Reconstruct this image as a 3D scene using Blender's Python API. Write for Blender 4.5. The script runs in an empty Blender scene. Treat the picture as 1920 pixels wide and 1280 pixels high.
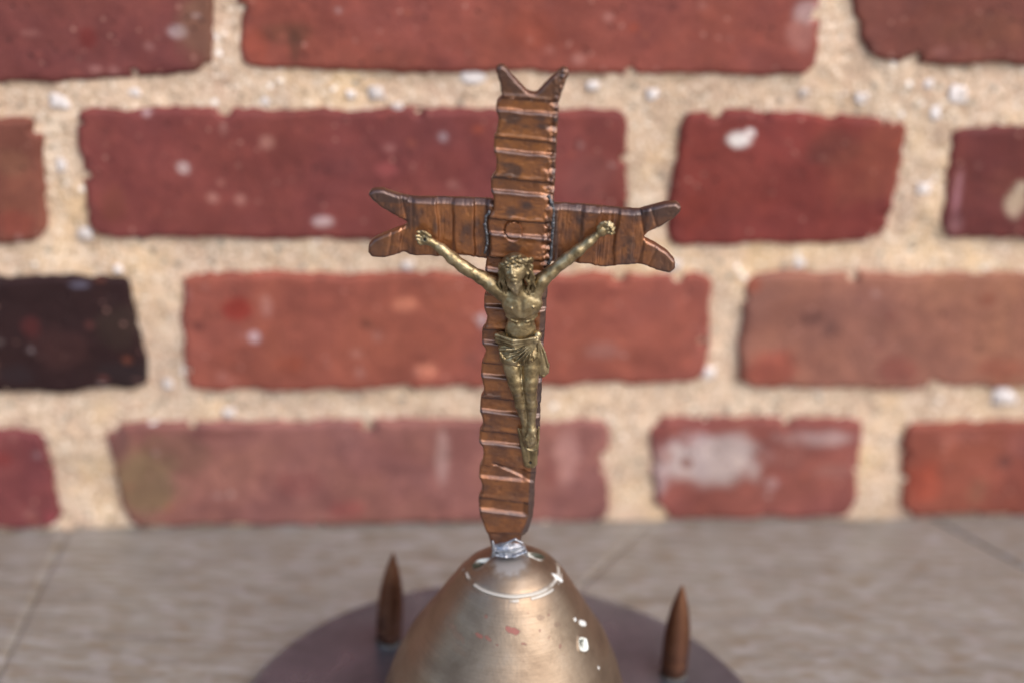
import bpy, math, random
import numpy as np
from mathutils import Matrix, Vector
from mathutils.geometry import delaunay_2d_cdt

random.seed(7)
S = bpy.context.scene
COL = S.collection

# ------------------------------------------------------------------ camera
FPX = 2700.0                                   # focal length in pixels of a 1920 wide picture
PITCH, ROLL = math.radians(25), math.radians(-2)
EYE = np.array([0.0, -0.383, 0.330])
FWD = np.array([0, math.cos(PITCH), -math.sin(PITCH)])
_UP = np.array([0, math.sin(PITCH), math.cos(PITCH)])
_X = np.array([1.0, 0, 0])
RGT = _X * math.cos(ROLL) - _UP * math.sin(ROLL)
UPV = _X * math.sin(ROLL) + _UP * math.cos(ROLL)
cam_d = bpy.data.cameras.new('camera')
cam = bpy.data.objects.new('camera', cam_d)
COL.objects.link(cam)
M = Matrix.Identity(4)
for i in range(3):
    M[i][0], M[i][1], M[i][2], M[i][3] = RGT[i], UPV[i], -FWD[i], EYE[i]
cam.matrix_world = M
cam_d.sensor_width = 36
cam_d.lens = FPX / 1920 * 36
cam_d.clip_start, cam_d.clip_end = 0.01, 200
cam_d.dof.use_dof = True
cam_d.dof.focus_distance = 0.412
cam_d.dof.aperture_fstop = 4.4
cam_d.dof.aperture_blades = 0
S.camera = cam

# ------------------------------------------------------------------ sky, sun, exposure
SUN_EL, SUN_AZ = math.radians(48), math.radians(134)     # azimuth clockwise from +Y
W = bpy.data.worlds.new('World')
S.world = W
W.use_nodes = True
wn = W.node_tree
sky = wn.nodes.new('ShaderNodeTexSky')
sky.sky_type = 'NISHITA'
sky.sun_disc = False
sky.sun_elevation = SUN_EL
sky.sun_rotation = SUN_AZ
sky.dust_density = 3.0
sky.ozone_density = 0.6
bg = wn.nodes['Background']
wn.links.new(sky.outputs[0], bg.inputs[0])
bg.inputs[1].default_value = 0.15
sun_d = bpy.data.lights.new('sun', 'SUN')
sun_d.energy = 0.85
sun_d.angle = math.radians(75)
sun_d.color = (1.0, 0.98, 0.96)
sun = bpy.data.objects.new('sun', sun_d)
COL.objects.link(sun)
sdir = Vector((math.sin(SUN_AZ) * math.cos(SUN_EL), math.cos(SUN_AZ) * math.cos(SUN_EL), math.sin(SUN_EL)))
sun.rotation_euler = sdir.to_track_quat('Z', 'Y').to_euler()
S.view_settings.view_transform = 'Standard'
S.view_settings.look = 'None'
S.view_settings.exposure = 0.95
S.view_settings.gamma = 1
S.render.engine = 'CYCLES'

# ------------------------------------------------------------------ places: a point of the photograph carried onto a real plane
CY = -0.0079                                   # the cross stands in the plane y = CY
CX = 0.0015


def ray(px, py):
    return FWD + (px - 960) / FPX * RGT - (py - 640) / FPX * UPV


def on_y(px, py, y):
    d = ray(px, py)
    return EYE + d * ((y - EYE[1]) / d[1])


def on_z(px, py, z):
    d = ray(px, py)
    return EYE + d * ((z - EYE[2]) / d[2])


PSI = math.atan(0.0944)                        # the wall runs slightly away to the right
WO = np.array([0, 0.1424, 0.0])
WT = np.array([math.cos(PSI), math.sin(PSI), 0])
WN = np.array([math.sin(PSI), -math.cos(PSI), 0])


def on_wall(px, py):
    d = ray(px, py)
    p = EYE + d * (((WO - EYE) @ WN) / (d @ WN))
    return np.array([(p - WO) @ WT, p[2]])


# ------------------------------------------------------------------ helpers
def lin(r, g, b):
    f = lambda c: (c / 255) / 12.92 if c <= 10 else (((c / 255) + .055) / 1.055) ** 2.4
    return (f(r), f(g), f(b))


def _h(ix, iy, iz, seed):
    n = (ix.astype(np.int64) * 374761393 + iy.astype(np.int64) * 668265263 + iz.astype(np.int64) * 2147483647 + seed * 1274126177) & 0xFFFFFFFF
    n = ((n ^ (n >> 13)) * 1274126177) & 0xFFFFFFFF
    n = ((n ^ (n >> 16)) * 2246822519) & 0xFFFFFFFF
    return ((n ^ (n >> 15)) & 0xFFFF) / 65535.0


def vnoise(p, seed=0):
    p = np.asarray(p, float)
    i = np.floor(p).astype(np.int64)
    f = p - i
    f = f * f * (3 - 2 * f)
    out = 0
    for dx in (0, 1):
        for dy in (0, 1):
            for dz in (0, 1):
                w = (f[..., 0] if dx else 1 - f[..., 0]) * (f[..., 1] if dy else 1 - f[..., 1]) * (f[..., 2] if dz else 1 - f[..., 2])
                out = out + w * _h(i[..., 0] + dx, i[..., 1] + dy, i[..., 2] + dz, seed)
    return out * 2 - 1


def fbm(p, seed=0, octaves=4):
    p = np.asarray(p, float)
    o, a, t = 0, 1.0, 0
    for k in range(octaves):
        o = o + a * vnoise(p * 2 ** k + 17.3 * k, seed + k)
        t += a
        a *= .5
    return o / t


def p3(a, b, c=0.0):
    return np.stack(np.broadcast_arrays(np.asarray(a, float), np.asarray(b, float), np.asarray(c, float)), -1)


def sstep(a, b, x):
    t = np.clip((x - a) / (b - a), 0, 1)
    return t * t * (3 - 2 * t)


def mesh(name, verts, faces, mat, parent=None, smooth=True, sharp=None, origin=None, attrs=None):
    """faces: list of numpy arrays (n,3) or (n,4)"""
    verts = np.asarray(verts, float)
    if origin is not None:
        verts = verts - np.asarray(origin)
    me = bpy.data.meshes.new(name)
    faces = [np.asarray(f, np.int32) for f in (faces if isinstance(faces, list) else [faces]) if len(f)]
    loops = np.concatenate([f.ravel() for f in faces])
    tot = np.concatenate([np.full(len(f), f.shape[1], np.int32) for f in faces])
    me.vertices.add(len(verts))
    me.vertices.foreach_set('co', verts.astype(np.float32).ravel())
    me.loops.add(len(loops))
    me.loops.foreach_set('vertex_index', loops)
    me.polygons.add(len(tot))
    me.polygons.foreach_set('loop_start', np.concatenate([[0], np.cumsum(tot)[:-1]]).astype(np.int32))
    me.polygons.foreach_set('loop_total', tot)
    me.update(calc_edges=True)
    me.validate()
    me.polygons.foreach_set('use_smooth', np.full(len(me.polygons), smooth))
    if sharp:
        me.set_sharp_from_angle(angle=math.radians(sharp))
    for k, v in (attrs or {}).items():
        a = me.color_attributes.new(k, 'FLOAT_COLOR', 'POINT')
        a.data.foreach_set('color', np.asarray(v, np.float32).ravel())
    me.materials.append(mat)
    o = bpy.data.objects.new(name, me)
    COL.objects.link(o)
    if parent is not None:
        o.parent = parent
    return o


def grid_faces(nu, nv, wrap=False, flip=False):
    """index [i*nv + j]"""
    i = np.arange(nu if wrap else nu - 1)[:, None]
    j = np.arange(nv - 1)[None, :]
    i2 = (i + 1) % nu
    f = np.stack([i * nv + j, i2 * nv + j, i2 * nv + j + 1, i * nv + j + 1], -1).reshape(-1, 4)
    return f[:, ::-1] if flip else f


def thing(name, label, cat, loc=(0, 0, 0), rotz=0):
    o = bpy.data.objects.new(name, None)
    COL.objects.link(o)
    o.location = loc
    o.rotation_euler = (0, 0, rotz)
    o.empty_display_size = .02
    o['label'], o['category'] = label, cat
    return o


# ------------------------------------------------------------------ materials
class Mat:
    def __init__(self, name):
        self.m = bpy.data.materials.new(name)
        self.m.use_nodes = True
        self.t = self.m.node_tree
        self.b = self.t.nodes['Principled BSDF']
        self.co = self.n('ShaderNodeTexCoord').outputs['Object']

    def n(self, kind, **kw):
        x = self.t.nodes.new(kind)
        for k, v in kw.items():
            setattr(x, k, v)
        return x

    def put(self, sock, v):
        if isinstance(v, bpy.types.NodeSocket):
            self.t.links.new(v, sock)
        elif isinstance(v, tuple) and len(v) == 3 and sock.type == 'RGBA':
            sock.default_value = (*v, 1)
        else:
            sock.default_value = v

    def noise(self, scale, detail=4, rough=.55, stretch=None, dist=0, out=0):
        co = self.co
        if stretch:
            mp = self.n('ShaderNodeMapping')
            mp.inputs['Scale'].default_value = stretch
            self.t.links.new(co, mp.inputs[0])
            co = mp.outputs[0]
        x = self.n('ShaderNodeTexNoise')
        self.t.links.new(co, x.inputs['Vector'])
        x.inputs['Scale'].default_value = scale
        x.inputs['Detail'].default_value = detail
        x.inputs['Roughness'].default_value = rough
        x.inputs['Distortion'].default_value = dist
        return x.outputs[out]

    def voro(self, scale, feature='F1', out='Distance', rnd=1):
        x = self.n('ShaderNodeTexVoronoi', feature=feature)
        self.t.links.new(self.co, x.inputs['Vector'])
        x.inputs['Scale'].default_value = scale
        x.inputs['Randomness'].default_value = rnd
        return x.outputs[out]

    def ramp(self, f, stops):
        x = self.n('ShaderNodeValToRGB')
        self.put(x.inputs[0], f)
        e = x.color_ramp.elements
        while len(e) < len(stops):
            e.new(0.5)
        for k, (p, c) in enumerate(stops):
            e[k].position = p
            e[k].color = (*c, 1) if isinstance(c, tuple) else (c, c, c, 1)
        return x.outputs[0]

    def mix(self, f, a, b, mode='MIX'):
        x = self.n('ShaderNodeMix', data_type='RGBA', blend_type=mode)
        self.put(x.inputs[0], f)
        self.put(x.inputs[6], a)
        self.put(x.inputs[7], b)
        return x.outputs[2]

    def math(self, op, a, b=0.0):
        x = self.n('ShaderNodeMath', operation=op)
        self.put(x.inputs[0], a)
        self.put(x.inputs[1], b)
        return x.outputs[0]

    def attr(self, name, out='Color'):
        return self.n('ShaderNodeAttribute', attribute_name=name).outputs[out]

    def bump(self, h, dist, strength=1.0, normal=None):
        x = self.n('ShaderNodeBump')
        self.put(x.inputs['Height'], h)
        x.inputs['Distance'].default_value = dist
        x.inputs['Strength'].default_value = strength
        if normal is not None:
            self.t.links.new(normal, x.inputs['Normal'])
        return x.outputs[0]

    def done(self, color, rough, metal=0.0, normal=None, spec=None):
        self.put(self.b.inputs['Base Color'], color)
        self.put(self.b.inputs['Roughness'], rough)
        self.put(self.b.inputs['Metallic'], metal)
        if spec is not None:
            self.put(self.b.inputs['Specular IOR Level'], spec)
        if normal is not None:
            self.put(self.b.inputs['Normal'], normal)
        return self.m


def mat_brick():
    m = Mat('fired brick')
    c = m.attr('tint')
    big = m.noise(38, 5, .6, dist=.6)
    c = m.mix(m.ramp(big, [(.36, 0.0), (.70, .75)]), c, m.mix(1.0, c, (.58, .54, .58), 'MULTIPLY'))
    hue = m.noise(17, 3, .55, dist=.4)
    c = m.mix(m.ramp(hue, [(.44, 0.0), (.64, .8)]), c, m.mix(1.0, c, (1.04, 1.07, .93), 'MULTIPLY'))
    c = m.mix(m.ramp(hue, [(.30, .7), (.46, 0.0)]), c, m.mix(1.0, c, (.82, .88, .98), 'MULTIPLY'))
    mid = m.noise(120, 4, .6)
    c = m.mix(m.ramp(mid, [(.45, 0.0), (.72, .6)]), c, m.mix(1.0, c, (1.45, 1.45, 1.40), 'MULTIPLY'))
    fine = m.noise(900, 3, .7)
    c = m.mix(m.ramp(fine, [(.3, .35), (.7, .0)]), c, (.05, .02, .02))
    v = m.voro(170)
    spot = m.ramp(v, [(.10, .6), (.17, 0.0)])
    sel = m.ramp(m.noise(60, 2), [(.46, 0.0), (.58, 1.0)])
    c = m.mix(m.math('MULTIPLY', spot, sel), c, (.40, .20, .16))
    pit = m.ramp(m.voro(260), [(.13, .75), (.24, 0.0)])
    psel = m.ramp(m.noise(75, 2, .5, (1, 1, 1.3)), [(.48, 0.0), (.60, 1.0)])
    pit = m.math('MULTIPLY', pit, psel)
    c = m.mix(pit, c, (.045, .02, .018))
    h = m.math('ADD', m.math('MULTIPLY', fine, .6), m.noise(260, 4, .6))
    h = m.math('SUBTRACT', h, m.math('MULTIPLY', pit, 1.2))
    return m.done(c, m.ramp(mid, [(.3, .55), (.7, .85)]), 0, m.bump(h, .0006, .8), .18)


def mat_mortar():
    m = Mat('sandy lime mortar')
    a = m.noise(60, 4)
    c = m.ramp(a, [(.3, lin(190, 162, 140)), (.55, lin(204, 178, 153)), (.75, lin(212, 191, 168))])
    wide = m.noise(16, 4, .6, dist=.5)
    c = m.mix(m.ramp(wide, [(.42, 0.0), (.66, .8)]), c, m.mix(1.0, c, (.80, .80, .78), 'MULTIPLY'))
    c = m.mix(m.ramp(m.noise(22, 3), [(.52, 0.0), (.68, .6)]), c, lin(214, 182, 138))
    cell = m.voro(700, 'F1', 'Color')
    sep = m.n('ShaderNodeSeparateColor')
    m.t.links.new(cell, sep.inputs[0])
    c = m.mix(m.ramp(sep.outputs[0], [(.78, 0.0), (.9, .45)]), c, lin(236, 224, 205))
    c = m.mix(m.ramp(sep.outputs[1], [(.80, 0.0), (.95, .55)]), c, lin(120, 100, 78))
    g2 = m.voro(230, 'F1', 'Color')
    s2 = m.n('ShaderNodeSeparateColor')
    m.t.links.new(g2, s2.inputs[0])
    near = m.ramp(m.voro(230), [(.22, 1.0), (.36, 0.0)])
    c = m.mix(m.math('MULTIPLY', m.ramp(s2.outputs[0], [(.86, 0.0), (.88, .8)]), near), c, lin(128, 122, 112))
    c = m.mix(m.math('MULTIPLY', m.ramp(s2.outputs[1], [(.86, 0.0), (.88, .8)]), near), c, lin(238, 232, 224))
    h = m.math('ADD', m.voro(700), m.math('MULTIPLY', m.noise(300, 5), 1.2))
    return m.done(c, .95, 0, m.bump(h, .0007, .7), .15)


def mat_pebble():
    m = Mat('white flint chip')
    c = m.ramp(m.noise(180, 3), [(.35, lin(176, 162, 152)), (.6, lin(222, 214, 210))])
    return m.done(c, .45, 0, m.bump(m.noise(500, 3), .0004, .5))


def mat_wood():
    m = Mat('weathered oak')
    g = m.noise(1.0, 5, .6, (26, 170, 60), .8)
    g2 = m.noise(1.0, 3, .6, (85, 330, 200), .3)
    c = m.ramp(g, [(.30, lin(104, 97, 89)), (.5, lin(121, 115, 107)), (.68, lin(134, 130, 124))])
    c = m.mix(m.ramp(g2, [(.47, 0.0), (.66, .75)]), c, lin(106, 90, 70))
    g3 = m.noise(1.0, 3, .6, (80, 280, 100), .4)
    c = m.mix(m.ramp(g3, [(.50, 0.0), (.70, .55)]), c, lin(150, 145, 146))
    return m.done(c, m.ramp(g, [(.3, .5), (.7, .38)]), 0, m.bump(m.math('ADD', g, g2), .0004, .6), .5)


def mat_copper():
    m = Mat('aged copper')
    a = m.noise(105, 4, .55, dist=.6)
    c = m.ramp(a, [(.26, (.075, .036, .026)), (.43, (.21, .078, .030)), (.60, (.32, .122, .040)), (.8, (.15, .062, .036))])
    b = m.noise(520, 4, .7)
    c = m.mix(m.ramp(b, [(.52, 0.0), (.76, .45)]), c, (.085, .045, .04))
    c = m.mix(m.attr('patina_shade', 'Fac'), c, (.05, .035, .035))  # oxide patina, plus painted shade and a grey highlight tone
    sc = m.noise(1.0, 3, .7, (260, 300, 2600))
    h = m.math('ADD', m.math('MULTIPLY', b, .8), m.math('MULTIPLY', sc, .5))
    m.b.inputs['Coat Weight'].default_value = .6
    m.b.inputs['Coat Roughness'].default_value = .2
    m.b.inputs['Coat IOR'].default_value = 1.6
    return m.done(c, m.ramp(a, [(.3, .55), (.65, .42)]), .78, m.bump(h, .00012, .35))


def mat_brass(name, lo, mid_, hi, rough=(.42, .3), scale=260, bumpd=.00010):
    m = Mat(name)
    a = m.noise(scale, 5, .65, dist=.5)
    c = m.ramp(a, [(.30, lo), (.48, mid_), (.7, hi)])
    b = m.noise(scale * 3.5, 4, .7)
    return m.done(c, m.ramp(b, [(.35, rough[0]), (.65, rough[1])]), .92, m.bump(b, bumpd, .5))


def mat_cone():
    m = Mat('tarnished bronze')
    a = m.noise(60, 5, .6, dist=.4)
    c = m.ramp(a, [(.32, (.18, .128, .088)), (.55, (.285, .212, .148)), (.75, (.325, .255, .19))])
    ln = m.noise(1.0, 3, .65, (30, 30, 2400))
    c = m.mix(m.ramp(ln, [(.45, 0.0), (.72, .25)]), c, (.17, .12, .085))
    b = m.noise(420, 3, .7)
    c = m.mix(m.ramp(b, [(.64, 0.0), (.76, .6)]), c, (.16, .09, .07))
    st = m.n('ShaderNodeAttribute', attribute_name='stain_light')  # stains and bare metal, plus painted glint and shade of the holes
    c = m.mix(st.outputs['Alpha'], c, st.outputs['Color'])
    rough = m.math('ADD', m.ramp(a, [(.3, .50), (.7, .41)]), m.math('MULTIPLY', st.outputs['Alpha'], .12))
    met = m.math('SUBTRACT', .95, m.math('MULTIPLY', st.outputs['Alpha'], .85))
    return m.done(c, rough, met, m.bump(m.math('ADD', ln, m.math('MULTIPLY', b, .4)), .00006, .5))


def mat_plate():
    m = Mat('dark bronze')
    a = m.noise(45, 5, .6, dist=.5)
    c = m.ramp(a, [(.3, (.145, .15, .18)), (.6, (.21, .215, .26)), (.78, (.26, .265, .32))])
    b = m.noise(300, 3, .6)
    c = m.mix(m.ramp(b, [(.66, 0.0), (.74, .5)]), c, (.34, .30, .33))
    return m.done(c, m.ramp(a, [(.3, .34), (.7, .26)]), .85, m.bump(b, .0001, .3))


def mat_solder(name, base, rough=.36):
    m = Mat(name)
    a = m.noise(600, 4, .65)
    c = m.ramp(a, [(.3, tuple(x * .45 for x in base)), (.55, base), (.8, tuple(min(1, x * 1.25) for x in base))])
    return m.done(c, rough, .8, m.bump(a, .00025, .6))


def mat_flat(name, c, rough=.8, metal=0):
    m = Mat(name)
    a = m.noise(400, 2)
    return m.done(m.mix(m.math('MULTIPLY', a, .4), c, tuple(x * .6 for x in c)), rough, metal)


BRICK, MORTAR, PEBBLE, WOOD = mat_brick(), mat_mortar(), mat_pebble(), mat_wood()
COPPER = mat_copper()
BRASS = mat_brass('worn gilt brass', (.11, .08, .045), (.28, .21, .11), (.43, .35, .215), (.44, .34))
BRASS_HAIR = mat_brass('worn gilt brass of the hair', (.06, .042, .024), (.20, .15, .078), (.36, .29, .175), (.40, .28), 400)
BULLET = mat_brass('dull copper jacket', (.085, .036, .022), (.15, .066, .036), (.20, .095, .055), (.5, .42), 60, .00003)
CONE, PLATE = mat_cone(), mat_plate()
SOLDER = mat_solder('grey solder', (.36, .37, .40), .32)
LEAD = mat_solder('dark lead seam', (.14, .14, .15), .5)
TIN = mat_solder('pale tin', (.15, .145, .135), .6)
DARK = mat_flat('dark hole', (.006, .005, .004))

# ------------------------------------------------------------------ the brick wall
wall = thing('brick_wall', 'red brick wall with sandy pebble-flecked mortar behind the crucifix', 'wall', tuple(WO), PSI)
wall['kind'] = 'thing'

PINK, WHITE, TAN, BLACK, ORANGE = lin(172, 120, 112), lin(206, 186, 184), lin(128, 104, 80), lin(52, 40, 40), lin(168, 80, 54)
# corners TL, TR, BR, BL in photograph pixels, carried onto the wall; colour; stains and painted glare (px, py, rx, ry, colour, strength)
SEEN = [
    ([(-40, -240), (383, -240), (396, 128), (-30, 152)], (118, 64, 60), [(335, 58, 20, 14, WHITE, .55), (385, 60, 55, 80, TAN, .45), (280, 85, 12, 9, PINK, .6), (180, 130, 14, 9, PINK, .6), (215, 132, 12, 8, PINK, .5), (165, 70, 18, 22, lin(120, 40, 36), .6), (60, 60, 22, 8, PINK, .3)]),
    ([(448, -240), (1560, -240), (1522, 136), (455, 126)], (138, 74, 64), [(540, 60, 55, 22, lin(92, 60, 48), .6), (555, 90, 14, 40, lin(80, 54, 44), .6), (1500, 60, 32, 40, PINK, .55), (1515, 20, 30, 30, WHITE, .45), (1140, 32, 12, 10, PINK, .6), (1085, 110, 14, 10, PINK, .6), (1190, 50, 14, 12, ORANGE, .5), (1000, 60, 60, 40, lin(140, 66, 48), .4), (480, 90, 25, 40, ORANGE, .3), (760, 110, 80, 25, lin(104, 54, 44), .4)]),
    ([(1570, -240), (2010, -240), (2010, 118), (1632, 106)], (120, 70, 60), [(1850, 60, 90, 40, lin(118, 74, 58), .5), (1760, 95, 20, 8, PINK, .3), (1620, 90, 30, 20, BLACK, .25)]),
    ([(-350, 225), (66, 228), (82, 446), (-340, 462)], (121, 72, 60), [(30, 420, 40, 30, lin(140, 66, 56), .5), (20, 300, 40, 30, lin(118, 84, 66), .4)]),
    ([(148, 212), (1170, 212), (1166, 448), (178, 440)], (121, 62, 58), [(500, 265, 14, 14, PINK, .7), (345, 312, 13, 12, WHITE, .55), (400, 368, 12, 11, PINK, .7), (452, 372, 12, 11, PINK, .7), (605, 414, 22, 10, WHITE, .6), (420, 240, 8, 16, PINK, .5), (725, 315, 24, 14, lin(168, 88, 84), .7), (830, 255, 12, 12, WHITE, .5), (275, 210, 12, 10, WHITE, .4), (895, 240, 14, 10, ORANGE, .5), (185, 250, 40, 30, lin(134, 72, 64), .5), (640, 315, 40, 20, lin(92, 50, 50), .4), (1100, 330, 60, 50, lin(128, 78, 74), .4), (850, 345, 16, 12, PINK, .4), (730, 275, 12, 9, PINK, .5), (215, 380, 30, 40, lin(126, 70, 52), .4)]),
    ([(1284, 214), (1698, 230), (1660, 446), (1254, 458)], (122, 55, 50), [(1385, 260, 23, 15, lin(232, 224, 222), .98), (1405, 248, 12, 10, lin(232, 224, 222), .98), (1660, 290, 50, 120, lin(140, 76, 62), .6), (1560, 275, 60, 40, lin(88, 52, 46), .5), (1300, 400, 40, 40, lin(134, 58, 48), .5), (1600, 330, 60, 60, lin(132, 72, 58), .4)]),
    ([(1788, 244), (2800, 240), (2800, 456), (1770, 442)], (104, 52, 49), [(1795, 360, 10, 60, lin(168, 120, 128), .6), (1790, 420, 18, 20, lin(150, 108, 112), .5), (1905, 375, 22, 32, lin(196, 172, 150), .9), (1915, 350, 14, 14, lin(200, 180, 160), .8), (1880, 340, 30, 30, lin(120, 66, 56), .4)]),  # first two marks: pale glare at the left end, painted in
    ([(-160, 534), (236, 520), (276, 722), (-150, 738)], (36, 20, 20), [(150, 532, 20, 6, lin(120, 120, 140), .5), (60, 610, 20, 22, lin(92, 36, 34), .5), (220, 610, 40, 50, lin(54, 44, 34), .5), (240, 700, 60, 30, lin(36, 32, 34), .6), (30, 700, 40, 20, lin(40, 34, 38), .6), (110, 650, 60, 40, lin(74, 44, 40), .4)]),
    ([(340, 518), (1334, 520), (1314, 712), (356, 730)], (150, 84, 70), [(478, 630, 12, 12, lin(206, 180, 188), .75), (500, 570, 11, 22, PINK, .6), (445, 580, 30, 26, lin(146, 44, 34), .7), (760, 570, 26, 15, lin(204, 128, 106), .8), (798, 692, 24, 14, lin(206, 130, 108), .8), (690, 605, 14, 12, lin(92, 54, 46), .6), (708, 628, 11, 12, PINK, .5), (675, 695, 11, 14, PINK, .6), (370, 608, 16, 12, lin(86, 46, 44), .6), (1125, 655, 40, 18, lin(150, 104, 98), .6), (545, 680, 30, 20, lin(156, 76, 52), .5), (880, 670, 18, 14, lin(110, 66, 58), .5), (668, 660, 12, 9, PINK, .5), (905, 600, 8, 14, WHITE, .7), (1090, 545, 90, 22, lin(128, 66, 58), .5), (350, 550, 12, 16, PINK, .4), (420, 705, 14, 12, PINK, .4)]),
    ([(1400, 520), (2420, 512), (2420, 718), (1390, 724)], (149, 100, 83), [(1520, 595, 26, 18, lin(104, 68, 60), .6), (1555, 615, 16, 18, lin(98, 66, 60), .6), (1440, 690, 60, 40, lin(150, 68, 54), .6), (1680, 690, 40, 30, lin(124, 58, 52), .5), (1700, 560, 120, 40, lin(156, 106, 90), .5), (1850, 560, 18, 16, lin(130, 72, 56), .6), (1880, 690, 60, 24, lin(150, 76, 62), .4), (1410, 535, 16, 14, ORANGE, .5), (1620, 550, 30, 20, lin(150, 100, 86), .4)]),
    ([(-340, 806), (76, 812), (112, 982), (-330, 988)], (124, 66, 66), [(10, 855, 20, 14, lin(132, 52, 50), .6), (60, 960, 18, 12, PINK, .4), (95, 965, 12, 14, lin(166, 80, 84), .6)]),
    ([(204, 800), (1136, 790), (1132, 972), (240, 982)], (146, 97, 89), [(275, 895, 75, 80, lin(126, 104, 80), .85), (225, 830, 22, 40, lin(102, 70, 70), .7), (350, 850, 50, 50, lin(126, 92, 78), .6), (395, 810, 60, 12, lin(112, 68, 60), .5), (495, 890, 16, 14, lin(112, 68, 66), .5), (360, 955, 14, 10, PINK, .4), (830, 850, 14, 62, lin(186, 150, 142), .75), (1060, 850, 28, 62, lin(184, 136, 128), .75), (1035, 880, 16, 30, lin(120, 62, 56), .5), (650, 950, 40, 20, lin(146, 72, 70), .5), (560, 905, 50, 26, lin(136, 74, 68), .4), (700, 860, 60, 50, lin(150, 96, 88), .4)]),
    ([(1222, 788), (1616, 790), (1594, 964), (1236, 968)], (138, 80, 73), [(1325, 858, 112, 54, lin(186, 168, 168), .95), (1240, 890, 14, 40, lin(184, 158, 160), .8), (1530, 818, 85, 16, lin(178, 148, 144), .85), (1286, 866, 12, 11, lin(120, 70, 60), .9), (1445, 902, 13, 13, lin(186, 146, 146), .8), (1480, 845, 40, 40, lin(150, 96, 88), .6), (1240, 820, 18, 20, lin(112, 56, 54), .6), (1560, 880, 40, 14, lin(154, 106, 100), .5)]),
    ([(1700, 798), (2720, 790), (2720, 956), (1694, 962)], (140, 77, 64), [(1730, 900, 40, 50, lin(160, 72, 54), .6), (1880, 865, 18, 16, lin(96, 60, 56), .7), (1800, 815, 60, 14, lin(158, 98, 90), .5), (1830, 920, 20, 30, lin(136, 92, 74), .5), (1910, 830, 30, 30, lin(166, 104, 94), .4)]),
]


def brick(corners, col, stains_glare, step, seed, chips=()):
    """corners in wall coordinates (s, z): TL, TR, BR, BL; front face near local y = 0, body running back into the wall"""
    tl, tr, br, bl = (np.asarray(c, float) for c in corners)
    gr = .0016
    tl, tr, br, bl = tl + (-gr, gr), tr + (gr, gr), br + (gr, -gr), bl + (-gr, -gr)
    w, h = np.linalg.norm(tr - tl), np.linalg.norm(bl - tl)
    nu, nv = max(6, int(w / step)), max(5, int(h / step))
    u, v = np.meshgrid(np.linspace(-1, 1, nu), np.linspace(-1, 1, nv), indexing='ij')
    kx, kz = .0020 / (w / 2), .0020 / (h / 2)
    uu = u - np.sign(u) * kx * np.abs(u) ** 3 * np.abs(v) ** (7)
    vv = v - np.sign(v) * kz * np.abs(v) ** 3 * np.abs(u) ** (7 * max(1, w / h))
    a, b = (uu + 1) / 2, (vv + 1) / 2
    P = (tl * (1 - a)[..., None] + tr * a[..., None]) * (1 - b)[..., None] + (bl * (1 - a)[..., None] + br * a[..., None]) * b[..., None]
    edge = np.maximum(np.abs(u) ** 4, np.abs(v) ** 4)
    wob = p3(P[..., 0] * 95, P[..., 1] * 95, seed * 3.1)
    P = P + edge[..., None] * .0017 * np.stack([fbm(wob, seed, 3), fbm(wob + 40, seed + 9, 3)], -1)
    P = P + edge[..., None] * .0010 * np.stack([fbm(wob * 2.9, seed + 2, 3), fbm(wob * 2.9 + 40, seed + 7, 3)], -1)
    dist = np.minimum((1 - np.abs(u)) * w / 2, (1 - np.abs(v)) * h / 2)
    y = -.0012 + .0011 * fbm(p3(P[..., 0] * 45, P[..., 1] * 45, seed), seed + 3, 4) + .0022 * np.clip(1 - dist / .0024, 0, 1) ** 2.5
    y = y + .0006 * (random.random() - .5)
    for cx_, cz_, rad in chips:                # knocked-off corners and edges, filled by the mortar
        d = np.hypot(P[..., 0] - cx_, P[..., 1] - cz_) / rad + .35 * fbm(p3(P[..., 0] * 260, P[..., 1] * 260, seed), seed + 11, 2)
        y = y + .0034 * (1 - sstep(.6, 1.05, d))
    V = np.stack([P[..., 0], y, P[..., 1]], -1).reshape(-1, 3)
    # border loop carried back
    ij = [(i, 0) for i in range(nu)] + [(nu - 1, j) for j in range(1, nv)] + [(i, nv - 1) for i in range(nu - 2, -1, -1)] + [(0, j) for j in range(nv - 2, 0, -1)]
    idx = np.array([i * nv + j for i, j in ij])
    back = V[idx].copy()
    back[:, 1] = .03
    n = len(idx)
    k = np.arange(n)
    skirt = np.stack([idx, len(V) + k, len(V) + (k + 1) % n, idx[(k + 1) % n]], -1)
    tint = np.tile(np.array([*lin(*col), 1.0]), (nu * nv, 1))
    for sx, sz, rx, rz, c, st in stains_glare:
        d = np.sqrt(((V[:, 0] - sx) / rx) ** 2 + ((V[:, 2] - sz) / rz) ** 2) + .35 * fbm(p3(V[:, 0] * 160, V[:, 2] * 160, seed), seed + 5, 3)
        f = (st * (1 - sstep(.55, 1.15, d)))[:, None]
        tint[:, :3] = tint[:, :3] * (1 - f) + np.array(c) * f
    tint = np.concatenate([tint, tint[idx]])
    return mesh('brick', np.concatenate([V, back]), [grid_faces(nu, nv), skirt], BRICK, wall, True, 60, attrs={'tint': tint})


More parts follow.
